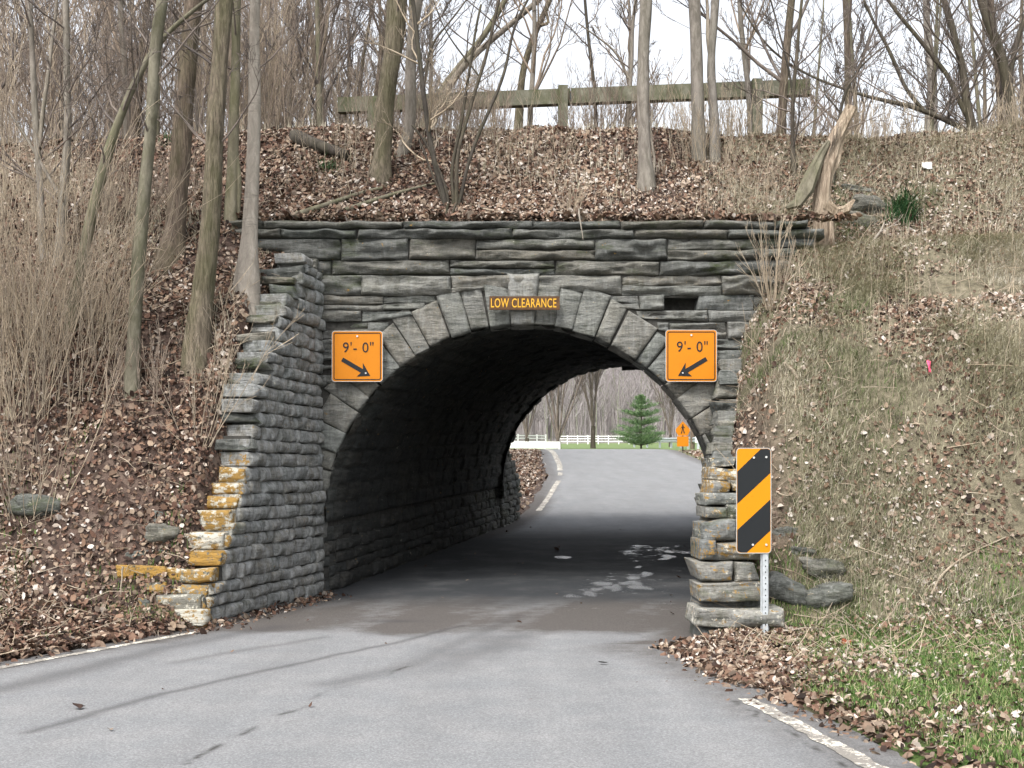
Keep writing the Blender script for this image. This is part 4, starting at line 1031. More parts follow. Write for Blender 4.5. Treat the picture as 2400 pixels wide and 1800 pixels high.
TR("tree", "thick ridged-bark tree nearest the pale tree, rooted low on the bank", [(428, 760, 50), (438, 640, 44), (448, 520, 44), (458, 400, 42), (463, 300, 37), (472, 150, 35), (487, -40, 36)], 'ridged', crown=(.35, 1, 9), seed=3, topext=2.5, rough=.17, sides=20)
TR("tree", "stout dark brown trunk with a wide flared root on the left bank", [(362, 590, 66), (376, 500, 46), (386, 400, 44), (392, 300, 40), (398, 200, 36), (408, 100, 38), (425, -40, 40)], 'brown', d=14.9, crown=(.3, 1, 9), seed=4, topext=2.5, rough=.18, sides=20, flare=1.5)
TR("tree", "straight olive-grey tree, foot lowest of the left bank trunks", [(284, 845, 30), (290, 740, 28), (299, 600, 29), (312, 450, 28), (320, 330, 26), (330, 200, 24), (345, 60, 26), (360, -40, 22)], 'olive', crown=(.3, 1, 9), seed=5, topext=2, rough=.05)
TR("tree", "curved dark-topped sapling leaning right across the left bank trunks", [(150, 700, 24), (180, 580, 24), (205, 440, 24), (240, 310, 21), (270, 230, 17), (300, 160, 15), (340, 90, 12), (400, 35, 9), (470, -20, 7)], 'olive', crown=(.3, .95, 7), seed=6, rough=.05, twig='twigdark')
TR("tree", "grey sapling forked near its middle, left of the leaning sapling", [(128, 560, 20), (134, 440, 19), (146, 300, 17), (148, 150, 14), (145, -30, 13)], 'grey', crown=(.25, .95, 8), seed=7, rough=.04, extra=[[(134, 430, 9), (105, 380, 8), (60, 300, 6), (20, 240, 4)]])
TR("tree", "slim grey double-stemmed sapling close to the left border", [(98, 560, 15), (88, 430, 15), (78, 300, 14), (72, 180, 12), (66, -30, 11)], 'grey', crown=(.25, .95, 8), seed=8, rough=.04, extra=[[(86, 320, 9), (100, 200, 9), (112, 90, 8), (125, -20, 6)]])
TR("tree", "grey twin-trunk tree just behind the pale tree's left side", [(500, 480, 26), (504, 360, 24), (507, 240, 21), (512, 100, 19), (516, -40, 18)], 'olive', crown=(.3, 1, 8), seed=9, rough=.08, extra=[[(512, 470, 12), (517, 380, 11), (512, 300, 9)]], topext=2)
TR("tree", "thick ridged trunk with orange-brown patches left of the arching shrub", [(822, 392, 42), (830, 320, 34), (834, 220, 36), (846, 130, 40), (856, 50, 42), (860, -40, 42)], 'ridged', crown=(.35, 1, 9), seed=10, topext=3, rough=.17, sides=20, flare=1.3)
TR("tree", "curving grey trunk close behind the ridged trunk on the crest", [(862, 340, 24), (884, 290, 24), (890, 220, 24), (890, 120, 24), (900, 20, 24), (915, -50, 22)], 'grey', d=17.6, crown=(.3, 1, 8), seed=11, topext=2)
TR("tree", "grey trunk with vine stems at its flared foot, above the right plate", [(1398, 402, 34), (1393, 330, 28), (1388, 250, 27), (1392, 120, 26), (1397, -40, 26)], 'grey', crown=(.6, 1, 2), seed=12, topext=3, flare=1.25, extra=[[(1410, 400, 7), (1412, 340, 6), (1404, 290, 6), (1410, 240, 5)], [(1385, 390, 7), (1378, 330, 6), (1382, 270, 5)]])
TR("tree", "smooth grey trunk, left of the pair of close-set trunks on the crest", [(1510, 345, 28), (1508, 250, 28), (1504, 120, 26), (1497, -40, 27)], 'grey', crown=(.7, 1, 2), seed=13, topext=3)
TR("tree", "twisted grey trunk, right of the pair of close-set trunks on the crest", [(1543, 345, 20), (1541, 240, 20), (1535, 130, 18), (1545, 50, 17), (1550, -40, 18)], 'grey', d=17.8, crown=(.7, 1, 2), seed=14, topext=3, extra=[[(1537, 140, 10), (1528, 80, 11), (1530, 30, 7), (1525, -30, 6)]])
TR("tree", "crooked tree bending right with a hooked branch behind the timber rail", [(1118, 300, 18), (1122, 220, 17), (1126, 160, 15), (1140, 110, 14), (1160, 60, 13), (1185, 10, 11), (1200, -40, 10)], 'ridged', d=22.5, crown=(.4, 1, 8), seed=15, base=(1118, 300), extra=[[(1168, 55, 8), (1185, 50, 7), (1180, 20, 5)]], sink=1.2)
TR("tree", "leaning trunk rising right across the rail's left half", [(915, 330, 20), (935, 260, 18), (965, 190, 16), (1010, 130, 14), (1070, 80, 13), (1130, 30, 12), (1200, -30, 10)], 'grey', d=21, crown=(.3, 1, 9), seed=16, sink=1.)
TR("tree", "dark straight-leaning stem rising right above the rail's left half", [(905, 300, 18), (950, 200, 16), (1010, 120, 14), (1060, 60, 13), (1110, -30, 11)], 'olive', d=22, crown=(.3, 1, 8), seed=17, sink=1.)
TR("sapling", "thin wavy sapling against the white sky left of the straight grey trunk", [(1290, 300, 9), (1285, 200, 8), (1275, 120, 8), (1268, 60, 7), (1262, -30, 6)], 'dark', d=21, crown=(.2, .95, 9), seed=18, sides=6, clen=1.0, cat="sapling", sink=1.)
TR("sapling", "thin sapling close to the straight grey trunk's left side above the rail", [(1352, 300, 10), (1362, 190, 9), (1368, 110, 9), (1365, 60, 9), (1375, -30, 8)], 'grey', d=21, crown=(.2, .95, 9), seed=19, sides=6, clen=1.0, cat="sapling", extra=[[(1358, 170, 6), (1330, 110, 5), (1290, 80, 4), (1250, 50, 3)]], sink=1.)
TR("sapling", "slender sapling rising left of the broken stump, forked over the sky", [(1715, 375, 11), (1708, 300, 9), (1712, 200, 8), (1722, 120, 8), (1725, 60, 7), (1735, -30, 6)], 'dark', crown=(.25, .95, 10), seed=20, sides=6, clen=1.3, cat="sapling", extra=[[(1712, 200, 6), (1700, 130, 5), (1680, 60, 4), (1660, -10, 4)]])
TR("sapling", "thin dark stem growing up past the broken stump's right edge", [(1795, 400, 9), (1805, 320, 8), (1815, 230, 7), (1830, 180, 6), (1880, 120, 4), (1930, 90, 3)], 'dark', crown=(.3, .95, 6), seed=21, sides=6, clen=.8, cat="sapling", extra=[[(1812, 240, 5), (1800, 222, 4), (1782, 205, 3), (1790, 160, 3)]])
# leaning trees at the right end
TR("tree", "dark tree leaning left, foot left of the two right corner trees", [(2105, 292, 20), (2090, 250, 18), (2082, 160, 16), (2060, 80, 14), (2030, -30, 12)], 'dark', d=19.5, crown=(.2, 1, 12), seed=22, twig='twigdark', extra=[[(2095, 260, 11), (2050, 170, 10), (1990, 90, 9), (1940, 30, 8), (1900, -30, 6)]], kids=(5, 4, 3), clen=2.0)
TR("tree", "thickest dark tree leaning left at the right corner", [(2190, 294, 26), (2188, 220, 24), (2170, 140, 22), (2135, 50, 20), (2110, -40, 18)], 'dark', d=19.0, crown=(.2, 1, 10), seed=23, twig='twigdark', extra=[[(2180, 170, 12), (2200, 80, 11), (2230, 0, 10)]], kids=(5, 4, 3), clen=2.0)
TR("fallen_tree", "long fallen dark bough arching left over the sky from the right crest", [(2125, 298, 14), (2070, 270, 12), (2000, 240, 10), (1940, 222, 9), (1880, 212, 7), (1830, 195, 6), (1760, 170, 5), (1690, 130, 5), (1640, 80, 4), (1600, 10, 3)], 'dark', d=19.3, crown=(.1, .98, 16), seed=24, twig='twigdark', extra=[[(1995, 238, 9), (1960, 200, 8), (1925, 120, 8), (1890, 50, 6), (1860, -20, 5)]], kids=(4, 4, 2), clen=1.5, cat="branch", flare=1.0)
TR("tree", "pale grey trunk standing further back among the dark leaning trees", [(2012, 300, 24), (2014, 200, 22), (2010, 120, 18), (2004, 60, 15), (2000, -30, 12)], 'grey', d=27, crown=(.2, 1, 12), seed=25, twig='twig', clen=2, sink=2)

# multi-stemmed shrub in front of the wall's middle
t = TR("shrub", "bare shrub of dark stems spreading from one root left above the board", [(965, 446, 12), (950, 400, 12), (935, 340, 12), (918, 250, 11), (908, 160, 11), (900, 80, 10), (888, -30, 10)], 'dark', crown=(.15, .95, 10), seed=30, sides=7, cat="shrub", clen=1.1, twig='stem', extra=[
    [(985, 445, 10), (985, 400, 10), (992, 320, 9), (1010, 250, 8), (1035, 160, 8), (1065, 60, 7), (1085, -30, 7)], [(980, 448, 8), (975, 380, 8), (990, 300, 8), (1000, 240, 7), (1015, 120, 6), (1040, 10, 5)],
    [(970, 448, 7), (960, 390, 7), (930, 320, 6), (890, 270, 5)], [(990, 448, 9), (1000, 400, 8), (1030, 300, 8), (1080, 180, 7), (1110, 60, 6), (1150, -20, 5)], [(960, 446, 6), (930, 360, 5), (915, 320, 5), (905, 300, 4)],
    [(985, 440, 5, -.75), (970, 480, 5), (950, 515, 4), (926, 550, 3)], [(968, 440, 5, -.75), (955, 500, 4), (963, 560, 4), (957, 602, 3)], [(1035, 165, 4), (1000, 120, 4), (960, 60, 3), (935, 0, 3)], [(912, 200, 5), (930, 100, 5), (985, 30, 4), (1020, -20, 3)]])

def stems_shrub(name, label, px, py, n, h, r_, spread=.35, mat='stem', seed=0, twigs=3, tops=None, group=None, pos=None, dd=0., rb=.006, cat="shrub", down=0):
    r = np.random.default_rng(seed + 400); q = ground_at(px, py) if pos is None else np.array([pos[0], pos[1], 0.]); q = q + np.array([0, dd, 0])
    T = Tubes()
    for k in range(n):
        a = r.uniform(0, 2 * math.pi); b = np.array([math.cos(a), math.sin(a), 0]) * r_ * math.sqrt(r.random())
        dv = np.array([b[0], b[1], 0]) * spread / r_ + np.array([r.normal(0, .12), r.normal(0, .08) - down, 1.0])
        grow(T, b - np.array([0, 0, .06 + .6 * b[1] * -1 * 0]), dv, h * r.uniform(.45, 1.15), rb * r.uniform(.6, 1.4), 1, r, (0, twigs, 2), .42, .05, .07, .0022, (.5, .45, .5), (3, 3, 3, 3))
    o = obj(name, T.mesh(name, M[mat])); o.location = (q[0], q[1], float(height(q[0], q[1]))); o["label"] = label; o["category"] = cat
    if group: o["group"] = group
    return o
SH = stems_shrub
SH("shrub", "straw-coloured shrub fanning out on the wall's right end beside the bank", 1665, 612, 22, 1.05, .10, .6, 'stem', 1, 4, rb=.008, down=.12, pos=(3.06, 15.0))
SH("shrub", "small tan shrub of fine upright stems above the arch crown", 1235, 462, 18, .85, .08, .3, 'stem', 2, 3, rb=.005, pos=(.73, 15.85))
SH("shrub", "dense tan brush of upright stems at the left border, tall", 40, 900, 60, 2.6, .45, .25, 'stem', 3, 5, rb=.006)
SH("shrub", "upright tan brush between the left border and the straight olive tree", 130, 860, 50, 2.3, .45, .3, 'stem', 4, 5, rb=.006)
SH("shrub", "loose tan stems low on the left bank by the mossy rock", 60, 1110, 28, 1.6, .3, .35, 'stem', 5, 4, rb=.005)
SH("shrub", "thin forked stems in front of the lowest ridged trunk", 420, 960, 14, 1.5, .2, .5, 'stem', 6, 4, rb=.005)
SH("shrub", "wispy stems leaning on the leaves left of the mossy wall top", 500, 880, 8, .8, .15, .6, 'stem', 7, 3, rb=.004)
SH("shrub", "brush of pale stems around the foot of the leaning sapling", 195, 760, 30, 1.7, .35, .35, 'stem', 8, 4, rb=.005)
SH("shrub", "scrub at the foot of the close-set pair of trunks on the crest", 1525, 372, 30, 1.1, .4, .35, 'stem', 9, 3, rb=.004)
SH("shrub", "scrub left of the stump's mossy root on the slope", 1660, 440, 24, 1.0, .5, .4, 'stem', 10, 3, rb=.004)
SH("shrub", "scrub of fine stems between the dark shrub and the vine-footed trunk", 1130, 380, 26, 1.2, .6, .3, 'stem', 11, 3, rb=.004)
SH("shrub", "short twiggy scrub on the slope left of the dark shrub", 760, 400, 24, 1.3, .6, .35, 'stem', 12, 3, rb=.004)

# dead wood
def stick(label, pts, d0, mat='pale', w=4, name="fallen_branch", seed=0, cat="branch", forks=0, on=True, lift=.02):
    r = np.random.default_rng(seed + 90); W = []
    for p in pts:
        q = ground_at(p[0], p[1]) if on else P(p[0], p[1], d0)
        W.append(q + np.array([0, -.02, lift]))
    q = wiggle(W, 16, r, .01); T = Tubes(); T.add(q, np.linspace(w, w * .45, 16) / 2765 * W[0][1] / 2, 7, cap=True)
    for k in range(forks): grow(T, q[r.integers(4, 14)], np.array([r.normal(0, 1), -.3, .5]), .35, w / 2765 * 4, 2, r, (0, 0, 2, 0), .6, .05)
    me = T.mesh(name, M[mat], .1); me.transform(__import__('mathutils').Matrix.Translation(-Vector(W[0]))); o = obj(name, me); o.location = tuple(W[0]); o["label"] = label; o["category"] = cat; return o
stick("thick mossy fallen limb lying above the wall's left half", [(620, 478), (700, 452), (745, 436), (790, 420), (835, 412)], 0, 'olive', 15, "fallen_log", 1, "log", lift=.04)
stick("second fallen limb reaching right to the dark shrub's root", [(745, 462), (820, 436), (880, 418), (940, 404)], 0, 'olive', 12, "fallen_log", 2, "log", lift=.04)
stick("dark rotten log slanting down right behind the pale tree", [(572, 285), (620, 305), (680, 330), (750, 352)], 0, 'dark', 20, "fallen_log", 3, "log", lift=.1)
stick("thin bare branch lying across the leaves right of the marker", [(2010, 1290), (2025, 1250), (2080, 1205), (2170, 1165)], 0, 'stem', 7, seed=4, forks=1)
stick("pale forked twig below the evergreen tuft", [(1880, 530), (1905, 500), (1915, 460), (1935, 420)], 0, 'pale', 6, seed=5, forks=3)
stick("long thin grey stick on the slope above the boulders", [(1850, 400), (1900, 360), (1950, 320)], 0, 'stem', 4, seed=6)
stick("peeling rotten piece of wood on the grassy bank right of the plate", [(1695, 790), (1712, 805), (1722, 822)], 0, 'stem', 11, seed=7)
stick("pale stick stuck upright in the right bank", [(1822, 1000), (1826, 965), (1830, 920)], 14.0, 'pale', 5, seed=8, on=False)
stick("bare twig hanging down over the wall above the board", [(1250, 455), (1256, 490), (1259, 522)], 15.2, 'pale', 4, seed=9, on=False)
stick("thin stick standing before the wall's yellow stone end", [(267, 1228), (264, 1260), (263, 1290)], 12.1, 'stem', 4, seed=10, on=False)
stick("pale crooked root lying in the leaves left of the tan shrub", [(1000, 440), (1060, 460), (1120, 455)], 0, 'stem', 5, seed=11)
r = np.random.default_rng(77)

# broken snag
t = TR("tree_stump", "splintered pale snag with a mossy root fork, leaning right on the wall top", [(1780, 456, 40), (1778, 420, 30), (1780, 380, 30), (1787, 345, 40), (1798, 318, 32), (1818, 275, 25), (1840, 232, 22)], 'snag', d=15.95, seed=40, rough=.5, sides=22, flare=1.0, amp=.01, cat="stump", extra=[[(1772, 440, 22), (1790, 464, 20), (1808, 470, 8)]])
for mt, ptsr in (('olive', [(1698, 448, 9), (1722, 440, 22), (1742, 410, 30), (1756, 375, 26), (1772, 335, 16), (1790, 305, 8)]), ('snag', [(1784, 442, 22), (1806, 460, 22), (1830, 452, 18), (1845, 432, 5)])):
    T = Tubes(); W = np.array([P(a, b_, 15.86) for a, b_, c_ in ptsr]); T.add(W, [c_ / 2765 * 15.9 / 2 for a, b_, c_ in ptsr], 14, cap=True); obj('root', T.mesh('root', M[mt], .45), t)
g = Geo()
for k in range(9):
    b_ = P(1790 + 2.2 * k, 335 - 4 * k, 15.84); g.bar(b_, b_ + np.array([.03 + .01 * (k % 3), 0, .10 + .05 * (k % 4)]), .012, .008)
me = g.mesh('splinters', M['snag']); me.attributes.new('rnd', 'FLOAT', 'POINT'); obj('splinters', me, t)

# twigs and small sticks strewn over both banks
T = Tubes(); r = np.random.default_rng(61)
x, y = scatter(5200, -9, 9, 9.6, 19, lambda x, y: ~((x > xl(y) - .2) & (x < xr(y) + .2) & (y < 15.7)) & ~inside_road(x, y, .1) & (abs(x) < .42 * y + .5), r)
z = height(x, y)
for a, b_, c_ in zip(x, y, z):
    v = r.normal(0, 1, 3); L = r.uniform(.10, .45); v[2] = abs(v[2]) * .35 - v[1] * -.5; v /= np.linalg.norm(v); p0 = np.array([a, b_, c_ + .03]); w = r.normal(0, .03, 3) * L * 3
    T.add([p0, p0 + v * L * .5 + w * .5, p0 + v * L], [.0045 * r.uniform(.6, 1.5), .004, .002], 3)
for k in range(700):         # standing dead stalks
    a, b_ = r.uniform(2.4, 7.5), r.uniform(11.5, 18); c_ = float(height(a, b_)); h_ = r.uniform(.15, .6); w = r.normal(0, .09, 3)
    T.add([(a, b_, c_ - .02), (a + w[0] * .3, b_ + w[1] * .3, c_ + h_ * .6), (a + w[0], b_ + w[1], c_ + h_)], [.003, .0025, .0015], 3)
o = obj("twig_litter", T.mesh("twig_litter", M['stem'])); o["kind"] = "stuff"

# ------------------------------------------------------------------ timber rail on the crest
def rail_pt(x, y, d): return P(x, y, d)
for ch in t.children: ch.data.polygons.foreach_set('use_smooth', np.zeros(len(ch.data.polygons), dtype=bool))
t = thing("timber_guard_rail", tuple(P(1216, 290, 19.95)), "mossy heavy timber rail on posts along the top of the embankment", "guard rail")
g = Geo(); dl, dr = 20.5, 19.55
def rp(x): 
    f = (x - 732) / (1750 - 732); return dl + (dr - dl) * f, 229 + (190 - 229) * f
for a, b_ in ((732, 1232), (1234, 1750)):
    (d0, y0), (d1, y1) = rp(a), rp(b_); g = Geo(); g.bar(P(a, y0, d0), P(b_, y1, d1), .16, .235); me = g.mesh("rail", M['wood']); me.attributes.new("rnd", 'FLOAT', 'POINT'); obj("rail", me, t)
for x, tp in ((1216, 186), (1635, 172), (805, 214)):
    dd0, yy0 = rp(x); q = P(x, tp, dd0 - .16); g = Geo(); zb_ = float(height(q[0], q[1])) - .3
    g.box((q[0], q[1], (q[2] + zb_) / 2), (.075, .07, (q[2] - zb_) / 2)); me = g.mesh("post", M['wood']); me.attributes.new("rnd", 'FLOAT', 'POINT'); obj("post", me, t)
# litter
def scrap(label, px, py, size, mat, seed, name="litter", cat="litter"):
    r = np.random.default_rng(seed); q = ground_at(px, py); u = np.linspace(0, 1, 6); X_, Y_ = np.meshgrid(u - .5, u - .5)
    V = np.stack([X_ * size[0] + .01 * fbm(X_ * 5, Y_ * 5, 0 * X_, 2, seed), Y_ * .05 - .03 + .03 * fbm(X_ * 4, Y_ * 4, 0 * X_, 2, seed + 1), (Y_ + .5) * size[1] + .02 * fbm(X_ * 4, Y_ * 4, 0 * X_ + 3, 2, seed)], -1).reshape(-1, 3)
    o = obj(name, mesh_np(name, V, grid_faces(6, 6), mat)); o.location = tuple(q + np.array([0, -.03, 0])); o["label"] = label; o["category"] = cat
    s = o.modifiers.new("thickness", 'SOLIDIFY'); s.thickness = .004
M['white'] = mat_simple("white_scrap", (.8, .8, .8), .6, .05); M['pink'] = mat_simple("pink_tape", (.85, .10, .20), .6, .1); M['redleaf'] = mat_simple("rust_leaf", (.22, .06, .03), .7, .3)
scrap("crumpled white paper scrap on the upper right slope", 2000, 368, (.13, .10), M['white'], 1)
scrap("bright pink marking ribbon on the right bank", 2003, 806, (.026, .13), M['pink'], 2, "marking_ribbon", "ribbon")
scrap("rust-brown curled leaf, largest in the grass right of the marker", 1828, 1400, (.11, .08), M['redleaf'], 3, "curled_leaf", "leaf")
# ------------------------------------------------------------------ woods: copies of a few bare trees and brush clumps
def proto_tree(seed, h, rad, lean, cnt, mat, twig, kids=(5, 4, 3), clen=.34, lo=.3, ups=.5):
    r = np.random.default_rng(seed + 700)
    e = thing("bare_tree", (0, 0, 0), "", "tree"); n = 16
    u = np.linspace(0, 1, n); Q = np.stack([lean * u ** 1.6 * h + .06 * h * vnoise(u * 3 + seed, 0 * u, 0 * u, 1) * u, .04 * h * vnoise(u * 3 + seed, 0 * u + 4, 0 * u, 1) * u, u * h - .3], 1)
    RR = rad * (1 - .75 * u) * (1 + .35 * np.exp(-u * 25)); T = Tubes(); T.add(Q, RR, 8); obj("trunk", T.mesh("trunk", M[mat], .05), e, world=False)
    T = Tubes()
    for k in range(cnt):
        i = int(r.uniform(lo, .98) * (n - 1)); a = r.uniform(0, 2 * math.pi)
        grow(T, Q[i], np.array([math.cos(a), math.sin(a), ups + r.uniform(0, .8)]), h * clen * r.uniform(.5, 1.2) * (1.25 - i / n), max(RR[i] * .5, .012), 0, r, kids, .6, .10, .13, .006)
    obj("branches", T.mesh("branches", M[twig]), e, world=False); return e
def proto_brush(seed, n, h, rr, mat, kids=5, rb=.007):
    r = np.random.default_rng(seed + 800); T = Tubes()
    for k in range(n):
        a = r.uniform(0, 2 * math.pi); b = np.array([math.cos(a), math.sin(a), 0]) * rr * math.sqrt(r.random()); b[2] = -.15
        grow(T, b, np.array([b[0] * .15 + r.normal(0, .13), r.normal(0, .1), 1.0]), h * r.uniform(.4, 1.15), rb * r.uniform(.6, 1.5), 1, r, (0, kids, 2), .38, .05, .06, .003, (.5, .42, .5), (3, 3, 3, 3))
    o = obj("brush", T.mesh("brush", M[mat])); o["label"] = ""; o["category"] = "brush"; return o
r = np.random.default_rng(99)
far = [proto_tree(1, 17, .17, .03, 20, 'grey', 'twigdark', (5, 4, 3), .30, .25), proto_tree(2, 15, .14, -.12, 18, 'dark', 'twigdark', (5, 4, 3), .34, .2), proto_tree(3, 19, .16, .10, 20, 'brown', 'twigdark', (5, 4, 3), .28, .25)]
mid = [proto_tree(11, 8, .065, .05, 14, 'grey', 'twig', (4, 4, 2), .28, .15, .9), proto_tree(12, 7, .05, -.10, 14, 'olive', 'twigdark', (4, 4, 2), .3, .15, .9), proto_tree(13, 9, .07, .12, 14, 'brown', 'twigdark', (4, 4, 2), .26, .15, .9)]
used = set(); 
def put(protos, x, y, rz, sc, label, group, name=None):
    i = int(r.integers(len(protos))); p = protos[i]
    z = float(height(np.array([x]), np.array([y]))[0])
    if id(p) not in used:
        used.add(id(p)); o = p; o.location = (x, y, z - .05); o.rotation_euler = (0, 0, rz); o.scale = (sc,) * 3; o["label"] = label; o["group"] = group
    else: o = copy_tree(p, (x, y, z - .05), rz, sc, label, group)
    return o
def away(x): return not (-1.5 < x < 9)
# tall woods beyond the embankment: dense on the left, open on the right
k = 0
while k < 36:
    y = r.uniform(33, 62); x = r.uniform(-.42, .42) * y
    f = x / y
    if f > -.02 and r.random() < .62: continue
    if -.06 < f < .31: continue
    put(far, x, y, r.uniform(0, 6.28), r.uniform(.85, 1.2), "tall bare tree in the woods beyond the embankment", "tall bare trees beyond the embankment"); k += 1
k = 0
while k < 44:
    y = r.uniform(18.2, 27); x = r.uniform(-.43, .43) * y; f = x / y
    if y > 24.3 and -3 < x < 7.5: continue
    if -.07 < f < .2 and r.random() < .7: continue
    if f > -.14 and r.random() < .8: continue
    put(mid, x, y, r.uniform(0, 6.28), r.uniform(.6, 1.15), "slender bare sapling in the thicket on the embankment crest", "saplings in the crest thicket"); k += 1
brA = [proto_brush(1, 34, 3.2, .9, 'stem', 5, .005), proto_brush(2, 30, 2.6, .8, 'twig', 5, .005), proto_brush(3, 38, 3.7, 1.0, 'twig', 6, .0055)]
brB = [proto_brush(5, 44, 1.25, .7, 'twig', 4, .005), proto_brush(6, 40, 1.0, .7, 'stem', 4, .005)]
k = 0
while k < 28:
    y = r.uniform(17.6, 25); x = r.uniform(-.43, -.07) * y
    if x > -.165 * y and (y < 21.5 or r.random() < .5): continue
    if y > 24.3 and x > -3: continue
    put(brA, x, y, r.uniform(0, 6.28), r.uniform(.7, 1.25), "clump of tan upright brush in the left crest thicket", "tall brush clumps on the crest"); k += 1
k = 0
while k < 34:
    y = r.uniform(17.7, 22.5); x = r.uniform(-.16, .42) * y
    put(brB, x, y, r.uniform(0, 6.28), r.uniform(.5, 1.1), "low brown brush clump along the crest under the rail", "low brush clumps on the crest"); k += 1
for k in range(16):
    x = r.uniform(-7.5, -3.6); y = r.uniform(13.2, 17); put(brB, x, y, r.uniform(0, 6.28), r.uniform(.6, 1.0), "small clump of thin stems among leaves on the left bank", "small stem clumps on the left bank")

# ------------------------------------------------------------------ seen through the arch
def vase_tree(px, d, h, seed, rad, fork, label):
    r = np.random.default_rng(seed + 60); x = (px - 1106) / 2765 * d; z = float(height(np.array([x]), np.array([float(d)]))[0]); t = thing("shade_tree", (x, d, z), label, "tree")
    T = Tubes(); T.add([(0, 0, -.2), (0, 0, fork * .5), (.02, 0, fork)], [rad * 1.25, rad, rad * .95], 10); obj("trunk", T.mesh("trunk", M['dark'], .04), t, world=False)
    T = Tubes()
    for k in range(9):
        a = k / 9 * 6.28 + r.uniform(-.3, .3); s = r.uniform(.16, .42) if k else .05
        grow(T, (0, 0, fork * r.uniform(.75, 1.1)), np.array([math.cos(a) * s, math.sin(a) * s, 1]), (h - fork) * r.uniform(.8, 1.05), rad * .34, 0, r, (9, 5, 3), .38, .05, .05, .011, (.42, .45, .5), (5, 3, 3, 3))
    obj("branches", T.mesh("branches", M['twigdark']), t, world=False); return t
vase_tree(1281, 84, 9.5, 1, .16, 1.5, "bare spreading tree on a single trunk, middle of the arch view")
vase_tree(1205, 82, 8.5, 2, .20, .5, "bare tree forking low into many limbs behind the white rail")
vase_tree(1138, 86, 6.5, 3, .15, .7, "smallest bare tree at the left edge of the arch view")
vase_tree(1448, 105, 8.0, 4, .12, 1.0, "thin bare tree behind the evergreen and the walker sign")

# young pine
d = 83; x = (1385 - 1106) / 2765 * d; z = float(height(np.array([x]), np.array([float(d)]))[0]); t = thing("pine_tree", (x, d, z), "young green pine with tiered branches seen through the arch", "tree")
T = Tubes(); T.add([(0, 0, -.2), (0, 0, 1.8), (0, 0, 3.5)], [.07, .05, .012], 7); obj("trunk", T.mesh("trunk", M['dark']), t, world=False)
rp_ = np.random.default_rng(5); V = []; F = []; R_ = []
tiers = [(.25, 1.5), (.6, 1.55), (1.05, 1.3), (1.55, 1.25), (2.1, 1.15), (2.6, .9), (2.95, .5), (3.2, .3), (3.35, .12)]
n = 0; T = Tubes()
for zt, L in tiers:
    m = int(rp_.integers(7, 12))
    for k in range(m):
        a = k / m * 6.28 + rp_.uniform(-.25, .25); l = L * rp_.uniform(.5, 1.12); tip = np.array([math.cos(a) * l, math.sin(a) * l, zt + .30 * l]); b = np.array([0, 0, zt - .05])
        T.add([b, (b + tip) / 2 - np.array([0, 0, .06]), tip], [.018, .012, .004], 3)
        for s in range(int(230 * l) + 30):
            f = rp_.uniform(.25, 1.05); c = b * (1 - f) + tip * f + rp_.normal(0, [.10 * l + .02, .10 * l + .02, .06]); dv = rp_.normal(0, 1, 3) * [.6, .6, .5] + [math.cos(a), math.sin(a), .9]; dv /= np.linalg.norm(dv)
            w = np.cross(dv, rp_.normal(0, 1, 3)); w /= np.linalg.norm(w); w *= .013; e = c + dv * rp_.uniform(.07, .16)
            V += [c - w, c + w, e + w * .3, e - w * .3]; F.append([n, n + 1, n + 2, n + 3]); n += 4; R_ += [rp_.random()] * 4
obj("branches", T.mesh("branches", M['dark']), t, world=False)
M['needle'] = mat_blades("pine_needles", [(0, (.055, .11, .05)), (.5, (.12, .20, .09)), (1, (.21, .31, .14))])
obj("foliage", mesh_np("foliage", np.array(V), np.array(F), M['needle'], False, {"rnd": R_}), t, world=False)

M['wfence'] = mat_simple("white_fence_paint", (.82, .82, .80), .6, .05)
def board_fence(label, p0, p1, n, h, rails, bh, name="board_fence"):
    e = thing(name, (p0[0], p0[1], float(height(np.array([p0[0]]), np.array([p0[1]]))[0])), label, "fence"); pts = []
    for i in range(n + 1):
        f = i / n; x, y = p0[0] + (p1[0] - p0[0]) * f, p0[1] + (p1[1] - p0[1]) * f; pts.append(np.array([x, y, float(height(np.array([x]), np.array([y]))[0])]))
    for p in pts:
        g = Geo(); g.box(p + [0, 0, h / 2 - .1], (.06, .06, h / 2 + .12)); obj("post", g.mesh("post", M['wfence']), e)
    for zr in rails:
        g = Geo()
        for a, b_ in zip(pts[:-1], pts[1:]): g.bar(a + [0, -.09, zr], b_ + [0, -.09, zr], .03, bh)
        obj("rail", g.mesh("rail", M['wfence']), e)
board_fence("distant white three-board fence across the green field", (6.2, 176.), (17.5, 176.), 8, 1.2, (.40, .75, 1.1), .10)
board_fence("bright white low fence left of the road beyond the crest", (-.6, 80.), (2.9, 78.5), 4, .44, (.14, .36), .19)
board_fence("distant white fence glimpsed behind the two leftmost bare trees", (-3., 150.), (4.5, 170.), 6, 1.3, (.4, .8, 1.15), .14)

